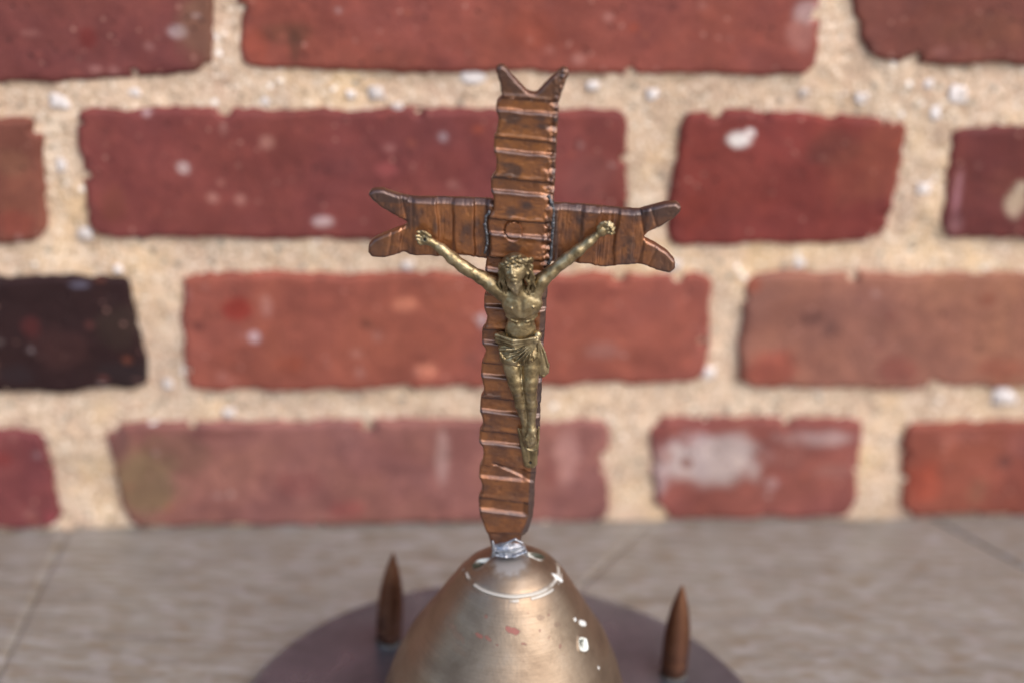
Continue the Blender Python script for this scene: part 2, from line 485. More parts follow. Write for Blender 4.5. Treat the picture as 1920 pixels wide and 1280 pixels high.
CHIPS = {0: [(396, 136, 18)], 1: [(1534, 140, 22), (1180, 138, 12), (448, 130, 12)], 2: [(1586, 116, 42), (1700, 112, 10)], 3: [(80, 226, 20)], 4: [(150, 400, 17), (160, 442, 22), (420, 208, 14), (1172, 300, 10)],
         5: [(1700, 455, 84), (1340, 212, 16), (1560, 214, 14), (1256, 300, 9)], 6: [(1770, 300, 10)], 7: [(276, 612, 9)], 8: [(338, 730, 20), (1160, 520, 16), (1270, 520, 13), (760, 732, 12), (1316, 640, 9)], 9: [(1392, 726, 16), (1600, 518, 12), (1750, 722, 12)],
         10: [(92, 806, 22)], 11: [(206, 986, 48), (202, 798, 26), (690, 800, 13), (1136, 880, 10)], 12: [(1222, 786, 30), (1222, 972, 34)], 13: [(1692, 850, 12), (1696, 964, 14)]}
rects = []
for k, (cs, col, st) in enumerate(SEEN):
    cw = [on_wall(*c) for c in cs]
    if k < 3:                                   # the top course is cut by the frame: give it a full brick's height
        for q in (0, 1):
            cw[q][1] = cw[3 - q][1] + .053
            cw[q][0] = cw[q][0] if (q, k) != (0, 2) else cw[q][0]
    stw = []
    for px, py, rx, ry, c, s in st:
        o0, ox, oz = on_wall(px, py), on_wall(px + rx, py), on_wall(px, py - ry)
        stw.append((o0[0], o0[1], ox[0] - o0[0], oz[1] - o0[1], c, s))
    lo_, hi_ = np.min(cw, 0), np.max(cw, 0)
    for _ in range(int(1600 * (hi_[0] - lo_[0]) * (hi_[1] - lo_[1]) / .0525 * .052 * 1.2) if k != 7 else 14):
        fl = random.choice([PINK, PINK, lin(150, 84, 74), lin(150, 84, 74), lin(90, 48, 44), lin(166, 92, 66), WHITE])
        rr_ = random.uniform(.0008, .0019)
        stw.append((random.uniform(lo_[0], hi_[0]), random.uniform(lo_[1], hi_[1]), rr_ * random.uniform(.8, 1.5), rr_ * random.uniform(.7, 1.2), fl, random.uniform(.2, .55)))
    chips = []
    for px, py, rr_ in CHIPS[k]:
        a, b = on_wall(px, py), on_wall(px + rr_, py)
        chips.append((a[0], a[1], b[0] - a[0]))
    for _ in range(4):                          # small nibbles along the arrises
        e, t = random.randrange(4), random.random()
        p = np.array(cw[e]) * (1 - t) + np.array(cw[(e + 1) % 4]) * t
        chips.append((p[0], p[1], random.uniform(.0010, .0024)))
    o = brick(cw, col, stw, .0011, k + 1, chips)
    if k in (7, 12):
        o['label'] = {7: 'burnt near-black brick', 12: 'short brick with a whitish salt bloom'}[k]
    rects.append((min(c[0] for c in cw), max(c[0] for c in cw), min(c[1] for c in cw), max(c[1] for c in cw)))

# the rest of the wall beside and above the picture, in the same bond
tones = [(121, 62, 58), (130, 60, 51), (116, 52, 46), (138, 70, 57), (118, 66, 56), (139, 82, 72), (70, 44, 42), (126, 70, 60)]
courses = [(.1945, .2475, 0, 3), (.130, .182, 3, 7), (.0665, .1165, 7, 10), (.003, .052, 10, 14)]
rng = random.Random(3)


def run(x, z0, z1, sgn, n, limit):
    while abs(x) < limit:
        w = .207 if n % 2 else .092
        a, b = (x, x + w) if sgn > 0 else (x - w, x)
        j = lambda: rng.uniform(-.0012, .0012)
        brick([(a + j(), z1 + j()), (b + j(), z1 + j()), (b + j(), z0 + j()), (a + j(), z0 + j())], tones[rng.randrange(len(tones))], [], .012, 50 + rng.randrange(900))
        x += sgn * (w + .015)
        n += 1


for z0, z1, i0, i1 in courses:
    run(min(r[0] for r in rects[i0:i1]) - .015, z0, z1, -1, 1, .62)
    run(max(r[1] for r in rects[i0:i1]) + .015, z0, z1, 1, 0 if i0 in (3, 7, 10) else 1, .62)
for q in range(5):
    z0 = .2625 + .066 * q
    run(-.66 - .07 * (q % 2), z0, z0 + .052, 1, q % 2, .74)

# mortar: one uneven sandy sheet between and behind the bricks
xs = np.concatenate([np.linspace(-.85, -.28, 40)[:-1], np.linspace(-.28, .30, 420), np.linspace(.30, .85, 40)[1:]])
zs = np.concatenate([np.linspace(-.05, .27, 240), np.linspace(.27, .62, 30)[1:]])
gx, gz = np.meshgrid(xs, zs, indexing='ij')
q = p3(gx, gz, 0)
gy = .0013 + .0021 * fbm(q * 55, 21, 4) + .0008 * fbm(q * 330, 22, 3)
V = np.stack([gx, gy, gz], -1).reshape(-1, 3)
mesh('mortar', V, grid_faces(len(xs), len(zs)), MORTAR, wall, True)


def blob(name, s, z, rx, rz, ry, seed, mat, parent):
    th = np.linspace(0, math.pi, 9)
    ph = np.linspace(0, 2 * math.pi, 14, endpoint=False)
    T, Q = np.meshgrid(th, ph, indexing='ij')
    D = np.stack([np.sin(T) * np.cos(Q), np.sin(T) * np.sin(Q), np.cos(T)], -1)
    r = .92 + .75 * fbm(D * 1.5 + seed * 3.7, seed, 3)
    V = (np.tanh(D * 1.6) * 1.08 * r[..., None] * np.array([rx * .85, ry, rz * .85])).reshape(-1, 3) + np.array([s, .0010, z])
    i, j = np.meshgrid(np.arange(8), np.arange(14), indexing='ij')
    F = np.stack([i * 14 + j, (i + 1) * 14 + j, (i + 1) * 14 + (j + 1) % 14, i * 14 + (j + 1) % 14], -1).reshape(-1, 4)
    return mesh(name, V, F, mat, parent, True)


for k, (px, py, r1, r2) in enumerate([(110, 191, 21, 14), (251, 175, 14, 10), (885, 141, 27, 17), (705, 174, 18, 14), (658, 178, 10, 9), (1797, 180, 16, 17), (1743, 160, 13, 12), (1617, 185, 14, 11), (1755, 212, 13, 16), (1510, 175, 10, 8),
                                      (1225, 178, 14, 12), (1735, 355, 16, 12), (1110, 163, 14, 10), (115, 310, 11, 14), (160, 440, 16, 13), (745, 203, 12, 10), (500, 190, 12, 9), (220, 505, 12, 8), (1500, 495, 12, 9), (1330, 700, 14, 14), (1885, 745, 26, 20),
                                      (315, 720, 10, 10), (430, 775, 13, 9), (285, 800, 12, 10), (1265, 500, 16, 10), (765, 500, 13, 10), (1450, 960, 10, 8)]):
    c, cx_, cz_ = on_wall(px, py), on_wall(px + r1, py), on_wall(px, py - r2)
    blob('pebble', c[0], c[1], cx_[0] - c[0], cz_[1] - c[1], .0008, k + 3, PEBBLE, wall)

# ------------------------------------------------------------------ the wooden table
table = thing('wooden_table', 'weathered pale oak boards meeting in slanting joints under the crucifix', 'table', (0, 0, 0))
FRONT, BACK, LEFT, RIGHT = -.75, .30, -.95, .95


def wedge(pts, seed, top=0.0):
    """one board as an outline (counter-clockwise, seen from above) with a soft upper edge"""
    pts = np.array(pts, float)
    c = pts.mean(0)
    V, F = [], []
    n = len(pts)
    e = .0024
    inward = []
    for i in range(n):
        a, b, d = pts[i - 1], pts[i], pts[(i + 1) % n]
        n1 = np.array([-(b - a)[1], (b - a)[0]]) / np.linalg.norm(b - a)
        n2 = np.array([-(d - b)[1], (d - b)[0]]) / np.linalg.norm(d - b)
        m = n1 + n2
        inward.append(m / max(.25, (m @ n1)))
    inward = np.array(inward)
    for off, z in ((0, -.022), (0, -.0008), (e * .4, -.0004), (e, 0)):
        V += [[*(p + w * off), z + top] for p, w in zip(pts, inward)]
    for k in range(3):
        for i in range(n):
            F.append([k * n + i, k * n + (i + 1) % n, (k + 1) * n + (i + 1) % n, (k + 1) * n + i])
    me = bpy.data.meshes.new('plank')
    me.from_pydata(V, [], F + [list(range(3 * n, 4 * n)), list(range(n))[::-1]])
    me.materials.append(WOOD)
    o = bpy.data.objects.new('plank', me)
    COL.objects.link(o)
    o.parent = table
    return o


def at_y(a, b, y):
    t = (y - a[1]) / (b[1] - a[1])
    return np.array([a[0] + (b[0] - a[0]) * t, y])


J = [((-.1824, .1275), (-.1790, .0334)), ((.0523, .1322), (.0311, .0996)), ((.1922, .1518), (.2156, .1224))]
g = [.0002, .0001, .0014]
bk = lambda x: .1424 + .0944 * x + .004          # the boards run just under the wall's foot


def joint(i, side, y):
    p = at_y(*J[i], y)
    return (p[0] + side * g[i] / 2, y)


yf = [FRONT, .02, -.32]
wedge([(LEFT, FRONT), joint(0, -1, FRONT), joint(0, -1, .128), (LEFT, .128)], 1)
e1, e2 = joint(1, -1, -.12), joint(1, 1, -.12)
wedge([joint(0, 1, -.2235), joint(1, -1, .150), joint(0, 1, .131)], 2, -.0002)
wedge([joint(0, 1, FRONT), (joint(2, -1, FRONT)[0], FRONT), joint(2, -1, .158), joint(1, 1, .151), joint(0, 1, -.2260)], 3)
wedge([joint(2, 1, FRONT), (RIGHT * 1.3, FRONT), (RIGHT * 1.3, .235), joint(2, 1, .160)], 4, .0003)

# ------------------------------------------------------------------ the crucifix
ROOT = np.array([CX, CY, 0.0])
cru = thing('crucifix', 'copper and brass crucifix on a bronze cone and round base plate with upright bullets', 'crucifix', tuple(ROOT))


def part(name, V, F, mat, parent=None, **kw):
    return mesh(name, V, F, mat, parent or cru, origin=ROOT, **kw)


def lathe(name, prof, mat, centre, tip=None, seg=96, parent=None, attrs=None, fn=None, sharp=None):
    """prof: (z, r); the axis runs from centre to tip (x, y at the top)"""
    prof = np.array(prof, float)
    z0, z1 = prof[:, 0].min(), prof[:, 0].max()
    tip = centre if tip is None else tip
    a = np.linspace(0, 2 * math.pi, seg, endpoint=False)
    t = ((prof[:, 0] - z0) / (z1 - z0))[None, :]
    x = centre[0] + (tip[0] - centre[0]) * t + np.cos(a)[:, None] * prof[None, :, 1]
    y = centre[1] + (tip[1] - centre[1]) * t + np.sin(a)[:, None] * prof[None, :, 1]
    z = np.broadcast_to(prof[None, :, 0], x.shape)
    V = np.stack([x, y, z], -1).reshape(-1, 3)
    return part(name, V, grid_faces(seg, len(prof), True), mat, parent, sharp=sharp)


# round base plate, raised rim edge
R = .0925
lathe('base_plate', [(.0015, .0), (.0015, R - .002), (.0022, R - .0006), (.0040, R), (.0074, R), (.0086, R - .0005), (.0092, R - .0016), (.0093, R - .004), (.0092, R - .03), (.0092, .0)], PLATE, (CX, CY), seg=160, sharp=50)
# feet-less underside washer so that the plate rests on the boards
lathe('plate_underside', [(.0003, .0), (.0003, R - .012), (.0016, R - .010), (.0016, 0)], PLATE, (CX, CY), seg=96)

# bullets standing on the plate
for (bx, by), tipx in (((-.0411, .0447), -.0392), ((.0613, .0310), .0614)):
    z0, h, r = .0090, .0385, .0047
    pr = [(z0, 0.0), (z0, r * .97), (z0 + .0075, r), (z0 + .0077, r * .985), (z0 + .0080, r * .985), (z0 + .0082, r), (z0 + .0125, r)]
    for t in np.linspace(0, 1, 26)[1:]:
        pr.append((z0 + .0125 + (h - .0125) * t, max(0.0, r * (math.sqrt(15.8 ** 2 - (t * 5.53) ** 2) - 14.8) * .92 + .00038 * math.sqrt(1 - t * t)) if t < 1 else 0.0))
    b = lathe('bullet', pr, BULLET, (bx, by), (tipx, by), seg=48)
    a = np.linspace(0, 2 * math.pi, 60, endpoint=False)
    rr = .0050 + .0006 * fbm(p3(np.cos(a) * 2, np.sin(a) * 2, bx * 90), 5, 3)
    ring = np.array([[(r * .9, .0106), (r * 1.04, .0102), (q * .93, .0095), (q, .0091)] for q in rr])
    V = np.stack([bx + ring[..., 0] * np.cos(a)[:, None], by + ring[..., 0] * np.sin(a)[:, None], ring[..., 1]], -1).reshape(-1, 3)
    part('solder_ring', V, grid_faces(60, 4, True), TIN, b)

# the bronze cone ------------------------------------------------------
CZ = np.array([.0078, .012, .02, .03, .04, .05, .06, .068, .074, .0768, .0785, .0805, .082, .0827, .0829])
CR = np.array([.0412, .0412, .0408, .0391, .0362, .0320, .0258, .0211, .0173, .0150, .0130, .0098, .0062, .0030, .0001])
t_ = np.linspace(0, 1, 260)
zk = CZ[0] + (CZ[-1] - CZ[0]) * (1 - (1 - t_) ** 1.25)
cr = np.interp(zk, CZ, CR)
for _ in range(10):
    cr[1:-1] = (cr[:-2] + 2 * cr[1:-1] + cr[2:]) / 4
LEAN = .0016


def cone_axis(z):
    return CX - .0004 + LEAN * (z - .0078) / .075


def on_cone(px, py):
    d = ray(px, py)
    d = d / np.linalg.norm(d)
    for t in np.arange(.30, .52, .0002):
        p = EYE + d * t
        if CZ[0] < p[2] < CZ[-1] and math.hypot(p[0] - cone_axis(p[2]), p[1] - CY) < np.interp(p[2], zk, cr):
            return p
    return EYE + d * .42


NA = 900
ang = np.linspace(0, 2 * math.pi, NA, endpoint=False)
AA, ZZ = np.meshgrid(ang, zk, indexing='ij')
RR = np.broadcast_to(cr, AA.shape).copy()
cosA, sinA = np.cos(AA), np.sin(AA)
PX = np.stack([cone_axis(ZZ) + RR * cosA, CY + RR * sinA, ZZ], -1)
stain_light = np.zeros((*AA.shape, 4))
nz = fbm(PX * 700, 31, 3)
nz2 = fbm(PX * 1500, 33, 3)


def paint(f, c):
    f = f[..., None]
    stain_light[..., :3] = np.where(f > 0, stain_light[..., :3] * (1 - f) + np.array(c) * f, stain_light[..., :3])
    stain_light[..., 3:] = np.maximum(stain_light[..., 3:], f)


dr = np.zeros_like(RR)
# scored ring line: a double groove with bright burrs
for zc, wd, dp, s in ((.0775, .00030, .00030, 1), (.0766, .00028, .00022, 2)):
    zz = zc + .00012 * fbm(p3(cosA * 3, sinA * 3, s), s, 2)
    gq = np.exp(-((ZZ - zz) / wd) ** 2)
    br = sstep(-.15, .35, fbm(p3(cosA * (4 if s == 1 else 9), sinA * (4 if s == 1 else 9), s * 7), 40 + s, 2) + (.5 if s == 1 else -.12 + .4 * cosA))
    dr -= dp * gq
    lip = np.exp(-((ZZ - zz + wd * 1.1) / (wd * .8)) ** 2)
    dr += dp * .8 * lip * br
    paint(.8 * np.clip(lip + .5 * gq, 0, 1) * br * (sinA < .3), (.62, .60, .54))
# punched holes and torn chips: (px, py, radius mm x, radius mm z, depth mm, kind)
for px, py, ra, rb, dep, rot in ((901, 1055, 1.9, 1.9, 2.6, .7), (1004, 1041, 2.1, 1.6, 2.6, -.5), (1045, 1082, 1.0, 2.3, .35, .3), (1091, 1167, 1.15, 2.5, .5, .75), (1077, 1160, .7, .8, .3, 0), (1092, 1206, 2.4, 3.0, 1.6, .25)):
    c = on_cone(px, py)
    a0 = math.atan2(c[1] - CY, c[0] - cone_axis(c[2]))
    rloc = np.interp(c[2], zk, cr)
    slope = 1.35
    da = (AA - a0 + math.pi) % (2 * math.pi) - math.pi
    lx, lz = da * rloc * 1000, (ZZ - c[2]) * 1000 * slope
    ux, uz = lx * math.cos(rot) + lz * math.sin(rot), -lx * math.sin(rot) + lz * math.cos(rot)
    ex = 1.5 if 1 < dep < 2 else 2.4
    dd = (np.abs(ux / ra) ** ex + np.abs(uz / rb) ** ex) ** (1 / ex) + .16 * nz
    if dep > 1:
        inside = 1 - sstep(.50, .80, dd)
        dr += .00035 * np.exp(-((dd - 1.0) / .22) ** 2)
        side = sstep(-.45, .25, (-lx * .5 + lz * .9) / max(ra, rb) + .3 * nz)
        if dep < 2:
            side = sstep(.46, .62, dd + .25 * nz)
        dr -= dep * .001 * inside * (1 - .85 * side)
        paint(np.clip((1 - sstep(.95, 1.1, dd)) * side, 0, 1) * .95, (.74, .77, .70))  # bare cut metal, with the hole's bright glint painted in
        paint(np.clip((1 - sstep(.85, .98, dd)) * (1 - side), 0, 1), (.03, .035, .02))  # shade inside the hole, painted in
    else:
        f = 1 - sstep(.8, 1.1, dd)
        dr += .0003 * f
        paint(.95 * f, (.68, .69, .66))
# pink-red stains left on the metal
for px, py, rx, ry, st in ((855, 1185, 4.0, 1.6, .35), (840, 1165, 3.0, 2.2, .28), (900, 1192, 1.6, .9, .75), (915, 1196, 1.2, .8, .7), (962, 1181, 2.2, 1.2, .85), (911, 1155, .8, .7, .6), (983, 1206, .9, .5, .7), (1050, 1210, .5, .9, .6), (932, 1208, .6, .4, .6), (1028, 1151, .4, .4, .6), (1012, 1181, .4, .4, .6), (1045, 1170, 1.5, .9, .3), (1013, 1157, 1.3, 1.0, .3), (860, 1215, 5, 1.5, .2)):
    c = on_cone(px, py)
    a0 = math.atan2(c[1] - CY, c[0] - cone_axis(c[2]))
    rloc = np.interp(c[2], zk, cr)
    da = (AA - a0 + math.pi) % (2 * math.pi) - math.pi
    lx, lz = da * rloc * 1000, (ZZ - c[2]) * 1400
    lx, lz = lx * .9 - lz * .35, lz * .9 + lx * .35
    dd = np.sqrt((lx / rx) ** 2 + (lz / ry) ** 2) + .55 * nz
    paint(st * (1 - sstep(.75, 1.05, dd)), (.27, .075, .06) if st > .4 else (.30, .13, .09))
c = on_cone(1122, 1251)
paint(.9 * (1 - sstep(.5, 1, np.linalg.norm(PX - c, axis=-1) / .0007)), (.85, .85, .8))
# grey solder smear round the neck
c = on_cone(955, 1052)
paint(.75 * (1 - sstep(.5, 1.1, np.linalg.norm((PX - c) * np.array([.75, .6, 1.2]), axis=-1) / .0055 + .25 * nz)), (.30, .29, .29))
R2 = RR + dr + .00003 * nz2
V = np.stack([cone_axis(ZZ) + R2 * cosA, CY + R2 * sinA, ZZ], -1).reshape(-1, 3)
part('cone', V, grid_faces(NA, len(zk), True), CONE, attrs={'stain_light': stain_light.reshape(-1, 4)})


# ------------------------------------------------------------------ hammered copper strips of the cross
def seg_dist(P, poly):
    """distance of points to a closed outline"""
    out = np.full(len(P), 1e9)
    for a, b in zip(poly, np.roll(poly, -1, 0)):
        d = b - a
        t = np.clip(((P - a) @ d) / max(d @ d, 1e-18), 0, 1)
        out = np.minimum(out, np.hypot(*(P - a - t[:, None] * d).T))
    return out


def inside(P, poly):
    r = np.zeros(len(P), bool)
    for a, b in zip(poly, np.roll(poly, -1, 0)):
        if a[1] == b[1]:
            continue
        r ^= ((a[1] > P[:, 1]) != (b[1] > P[:, 1])) & (P[:, 0] < (b[0] - a[0]) * (P[:, 1] - a[1]) / (b[1] - a[1]) + a[0])
    return r


def strip(name, outline, yfront, yback, height, mat, step=.00027, edge=.0007, rough=.00010, seed=0, patina_shade=None, parent=None):
    """a plate standing in the cross plane: outline in photograph pixels, height(px, py) in metres towards the camera"""
    pts = np.array([on_y(x, y, yfront)[[0, 2]] for x, y in outline])
    for _ in range(1):                                       # round the drawn corners a little
        pts = np.stack([pts * .88 + np.roll(pts, -1, 0) * .12, pts * .12 + np.roll(pts, -1, 0) * .88], 1).reshape(-1, 2)
    B = []
    for a, b in zip(pts, np.roll(pts, -1, 0)):
        k = max(1, int(np.linalg.norm(b - a) / step))
        B += [a + (b - a) * i / k for i in range(k)]
    B = np.array(B)
    B = B + rough * np.stack([fbm(p3(B[:, 0] * 900, B[:, 1] * 900, seed), seed, 2), fbm(p3(B[:, 0] * 900, B[:, 1] * 900, seed + 9), seed + 4, 2)], -1)
    lo, hi = B.min(0), B.max(0)
    gx_ = np.arange(lo[0], hi[0], step)
    gz_ = np.arange(lo[1], hi[1], step)
    G = np.stack(np.meshgrid(gx_, gz_, indexing='ij'), -1)
    G[:, ::2, 0] += step / 2
    G = G.reshape(-1, 2)
    sub = B[::2]
    G = G[inside(G, B)]
    G = G[seg_dist(G, sub) > step * .6]
    allp = np.concatenate([B, G])
    nb = len(B)
    vs, _e, fs, *_ = delaunay_2d_cdt([Vector(p) for p in allp * 1000], [(i, (i + 1) % nb) for i in range(nb)], [], 1, 1e-6)
    Q = np.array([(v[0], v[1]) for v in vs]) / 1000
    F = np.array([f for f in fs if len(f) == 3])
    n = len(Q)
    d = seg_dist(Q, sub)
    # photograph coordinates of each point
    q = np.stack([Q[:, 0], np.full(n, yfront), Q[:, 1]], -1) - EYE
    w = q @ FWD
    px, py = 960 + FPX * (q @ RGT) / w, 640 - FPX * (q @ UPV) / w
    h = height(px, py) + .00006 * fbm(p3(Q[:, 0] * 500, Q[:, 1] * 500, seed), seed + 2, 3)
    e = np.clip(1 - d / edge, 0, 1)
    h = h - edge * .9 * e ** 1.25
    top = np.stack([Q[:, 0], yfront - h, Q[:, 1]], -1)
    bot = np.stack([Q[:, 0], np.full(n, yback), Q[:, 1]], -1)
    tri = F
    nrm = np.cross(top[tri[:, 1]] - top[tri[:, 0]], top[tri[:, 2]] - top[tri[:, 0]])[:, 1]
    tri = np.where((nrm > 0)[:, None], tri[:, ::-1], tri)
    ed = np.concatenate([tri[:, [0, 1]], tri[:, [1, 2]], tri[:, [2, 0]]])
    key = ed[:, 0].astype(np.int64) * n + ed[:, 1]
    rev = ed[:, 1].astype(np.int64) * n + ed[:, 0]
    bd = ed[~np.isin(key, rev)]
    side = np.stack([bd[:, 1], bd[:, 0], bd[:, 0] + n, bd[:, 1] + n], -1)
    s = np.zeros(n) if patina_shade is None else np.clip(patina_shade(px, py), 0, 1)
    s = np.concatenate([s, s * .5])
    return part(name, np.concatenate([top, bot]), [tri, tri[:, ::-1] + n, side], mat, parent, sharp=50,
                attrs={'patina_shade': np.stack([s, s, s, np.ones_like(s)], -1)})


def groove(t, depth, wall_=2.5, lip=5.0, width=24):
    """cut across the strip: sheer upper wall at t = 0, sloping lower lip at t = width"""
    return -depth * sstep(-wall_ * .5, wall_ * .5, t) * (1 - sstep(width - lip, width + 1, t))


UP_G = [(183, 25, .085), (258, 26, .10), (334, 26, .10), (411, 29, .09), (483, 25, .08), (554, 22, .07), (619, 25, .06), (681, 25, .10), (746, 26, .11), (808, 23, .11), (934, 24, .11)]
ULEFT = lambda y: np.interp(y, [130, 1015], [932, 905])
URIGHT = lambda y: np.interp(y, [130, 195, 220, 250, 290, 380, 470, 540, 640, 760, 850, 900, 970, 1010], [1060, 1048, 1047, 1045, 1043, 1038, 1034, 1027, 1020, 1014, 1010, 1004, 1000, 985])


def up_height(px, py):
    xl = ULEFT(py)
    h = np.zeros_like(px)
    jag = 3 * vnoise(p3(px / 26, py / 30, 3), 3)
    for y0, w, sl in UP_G:
        t = py - (y0 + sl * (px - xl)) + jag * .35
        fade = 1.0
        if y0 > 900:
            fade = 1 - sstep(980, 992, px)
        h += groove(t, .00085, width=w) * fade
        h += .00018 * np.exp(-((t + 4) / 4) ** 2) + .00022 * np.exp(-((t - w - 2) / 4) ** 2) * fade   # metal pushed up beside the cut
    # the groove at 872 runs askew: a wedge-shaped dent driven in from the right
    t = py - (872 + .10 * (px - 900))
    h += groove(t, .0008, width=23) * (1 - sstep(978, 990, px))
    t2 = py - (868 + .26 * (px - 925))
    wd = np.interp(px, [918, 1005], [3, 20])
    h += -.0006 * sstep(-2, 2, t2) * (1 - sstep(wd - 4, wd + 1, t2)) * sstep(920, 930, px)
    # tapered tang
    t = py - (999 + .02 * (px - 920))
    h += -.0006 * sstep(-2, 2, t)
    # round stamp in the middle of the crossing
    rr = np.hypot(px - 963, (py - 434) * .98)
    h = np.where(rr < 16, h * .55 + .0001, h)
    h += -.00035 * np.exp(-((rr - 17) / 1.5) ** 2) * (1 - .75 * sstep(0, .8, np.cos(np.arctan2(py - 434, px - 963) + .2)))
    # hammered nicks along the right-hand edge
    xr = URIGHT(py)
    band = sstep(-22, -12, px - xr)
    for yy, dx, dp in ((196, 20, .9), (214, 14, .7), (240, 26, 1.1), (262, 16, .7), (292, 22, .9), (318, 32, .8), (352, 30, .9), (372, 26, 1.1), (384, 16, .9), (424, 20, 1.0), (440, 16, .8), (462, 26, 1.0), (476, 18, .9), (492, 22, .9)):
        k = np.exp(-((py - yy - .12 * (px - xr)) / 5.5) ** 2) * sstep(-dx, -dx * .25, px - xr)
        h -= .0009 * dp * k
    h -= .00045 * sstep(-11, -3, px - xr) * (py > 520)
    h += .00030 * band * vnoise(p3(px / 5, py / 5, 1), 8) * (py < 510)
    # scattered tool marks and dents
    h -= .00007 * sstep(.35, .75, vnoise(p3(px / 9, py / 4, 5), 12))
    h += .00012 * fbm(p3(px / 22, py / 16, 2), 14, 3)
    # the two horns at the head are lower and bevelled
    h -= .0004 * (py < 183 + .1 * (px - 935))
    return h


def up_patina_shade(px, py):
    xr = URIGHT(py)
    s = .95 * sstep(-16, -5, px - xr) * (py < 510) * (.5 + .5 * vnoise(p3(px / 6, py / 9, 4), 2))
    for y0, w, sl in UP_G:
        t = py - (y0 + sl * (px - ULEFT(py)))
        s = np.maximum(s, .75 * np.exp(-((t - 1) / 2.2) ** 2))  # shade under each groove's upper edge, painted in
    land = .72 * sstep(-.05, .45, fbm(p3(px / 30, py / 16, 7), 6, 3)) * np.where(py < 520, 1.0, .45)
    s = np.maximum(s, .8 * sstep(-13, -9, px - xr) * (py > 500))  # shaded side face painted dark where the chamfer would catch light
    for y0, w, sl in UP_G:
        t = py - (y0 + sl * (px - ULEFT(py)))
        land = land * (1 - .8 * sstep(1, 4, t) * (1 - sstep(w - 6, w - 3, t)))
        s = np.maximum(s, .78 * np.exp(-((t - w) / 3.2) ** 2))  # lower lip darkened so its sky highlight turns grey
    s = np.maximum(s, .6 * (py < 180 + .1 * (px - 935)))  # horns darkened the same way, for a grey highlight
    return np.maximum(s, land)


UP_OUT = [(930, 132), (936, 126), (946, 127), (962, 146), (985, 172), (1000, 179), (1008, 177), (1020, 163), (1045, 138), (1056, 130), (1065, 133), (1067, 140), (1055, 170), (1048, 195), (1047, 222), (1045, 250), (1043, 290), (1041, 330), (1038, 385), (1036, 420), (1034, 470), (1031, 500), (1027, 540), (1024, 580), (1020, 640), (1017, 700), (1014, 760), (1012, 800), (1010, 850), (1005, 868), (1005, 890), (1003, 905), (1002, 940), (999, 970), (991, 996), (984, 1006), (978, 1008), (976, 1030), (922, 1030), (918, 1012), (908, 988), (900, 965), (898, 950), (897, 936), (903, 926), (904, 906), (898, 894), (899, 880), (904, 868), (907, 848), (905, 838), (898, 829), (899, 812), (906, 800), (905, 786), (900, 771), (901, 750), (907, 738), (907, 724), (902, 706), (903, 686), (909, 672), (911, 656), (904, 644), (904, 624), (911, 612), (914, 595), (907, 577), (908, 558), (915, 548), (917, 530), (910, 508), (911, 490), (917, 480), (920, 468), (919, 444), (913, 425), (916, 410), (926, 396), (926, 370), (920, 359), (921, 337), (930, 326), (931, 300), (926, 284), (926, 259), (931, 252), (935, 222), (930, 206), (932, 193), (941, 183), (939, 165)]
YU = CY - .0022                                        # front of the upright strip
strip('upright', UP_OUT, YU, CY + .0014, up_height, COPPER, seed=2, patina_shade=up_patina_shade, edge=.0005, rough=.00018)

YB = CY - .0006                                        # front of the two crossbar strips


def arm_height(grooves, tilt, creases=()):
    def f(px, py):
        h = np.zeros_like(px)
        for (ax, ay), (bx, by) in creases:                     # where a forked tip was bent and cut
            t = np.clip(((px - ax) * (bx - ax) + (py - ay) * (by - ay)) / ((bx - ax) ** 2 + (by - ay) ** 2), 0, 1)
            d = np.hypot(px - ax - t * (bx - ax), py - ay - t * (by - ay))
            h -= .0003 * np.exp(-(d / 2.6) ** 2)
        for x0, w, d in grooves:
            t = px - (x0 + tilt * (py - 430)) + 2.5 * vnoise(p3(px / 20, py / 26, x0), 3)
            h += -.001 * d * sstep(-2, 3, t) * (1 - sstep(w - 5, w + 3, t))
            h += .00006 * np.exp(-((t + 4) / 4) ** 2)
            fine = vnoise(p3((px - tilt * (py - 430)) / 2.6, py / 60, x0), 5)
            h += .00010 * fine * sstep(-2, 2, t) * (1 - sstep(w - 2, w + 2, t))
        h -= .00009 * sstep(.35, .75, vnoise(p3(px / 5, py / 8, 9), 15))
        ytop = np.interp(px, [690, 770, 930, 1030, 1200, 1280], [371, 373, 379, 385, 397, 400])
        h -= .0011 * (1 - sstep(0, 9, py - ytop)) * (px > 765) * (px < 1204)
        h += .00013 * fbm(p3(px / 18, py / 22, 4), 16, 3)
        return h
    return f


def arm_patina_shade(edges):
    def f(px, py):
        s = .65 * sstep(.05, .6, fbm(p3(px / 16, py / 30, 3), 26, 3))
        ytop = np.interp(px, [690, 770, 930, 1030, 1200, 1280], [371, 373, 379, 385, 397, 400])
        s = np.maximum(s, .75 * (1 - sstep(6, 14, py - ytop)))  # top bevel darkened so the sky highlight on it looks grey
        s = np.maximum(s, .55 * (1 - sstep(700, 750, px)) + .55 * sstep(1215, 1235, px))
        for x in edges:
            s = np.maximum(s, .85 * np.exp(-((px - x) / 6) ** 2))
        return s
    return f


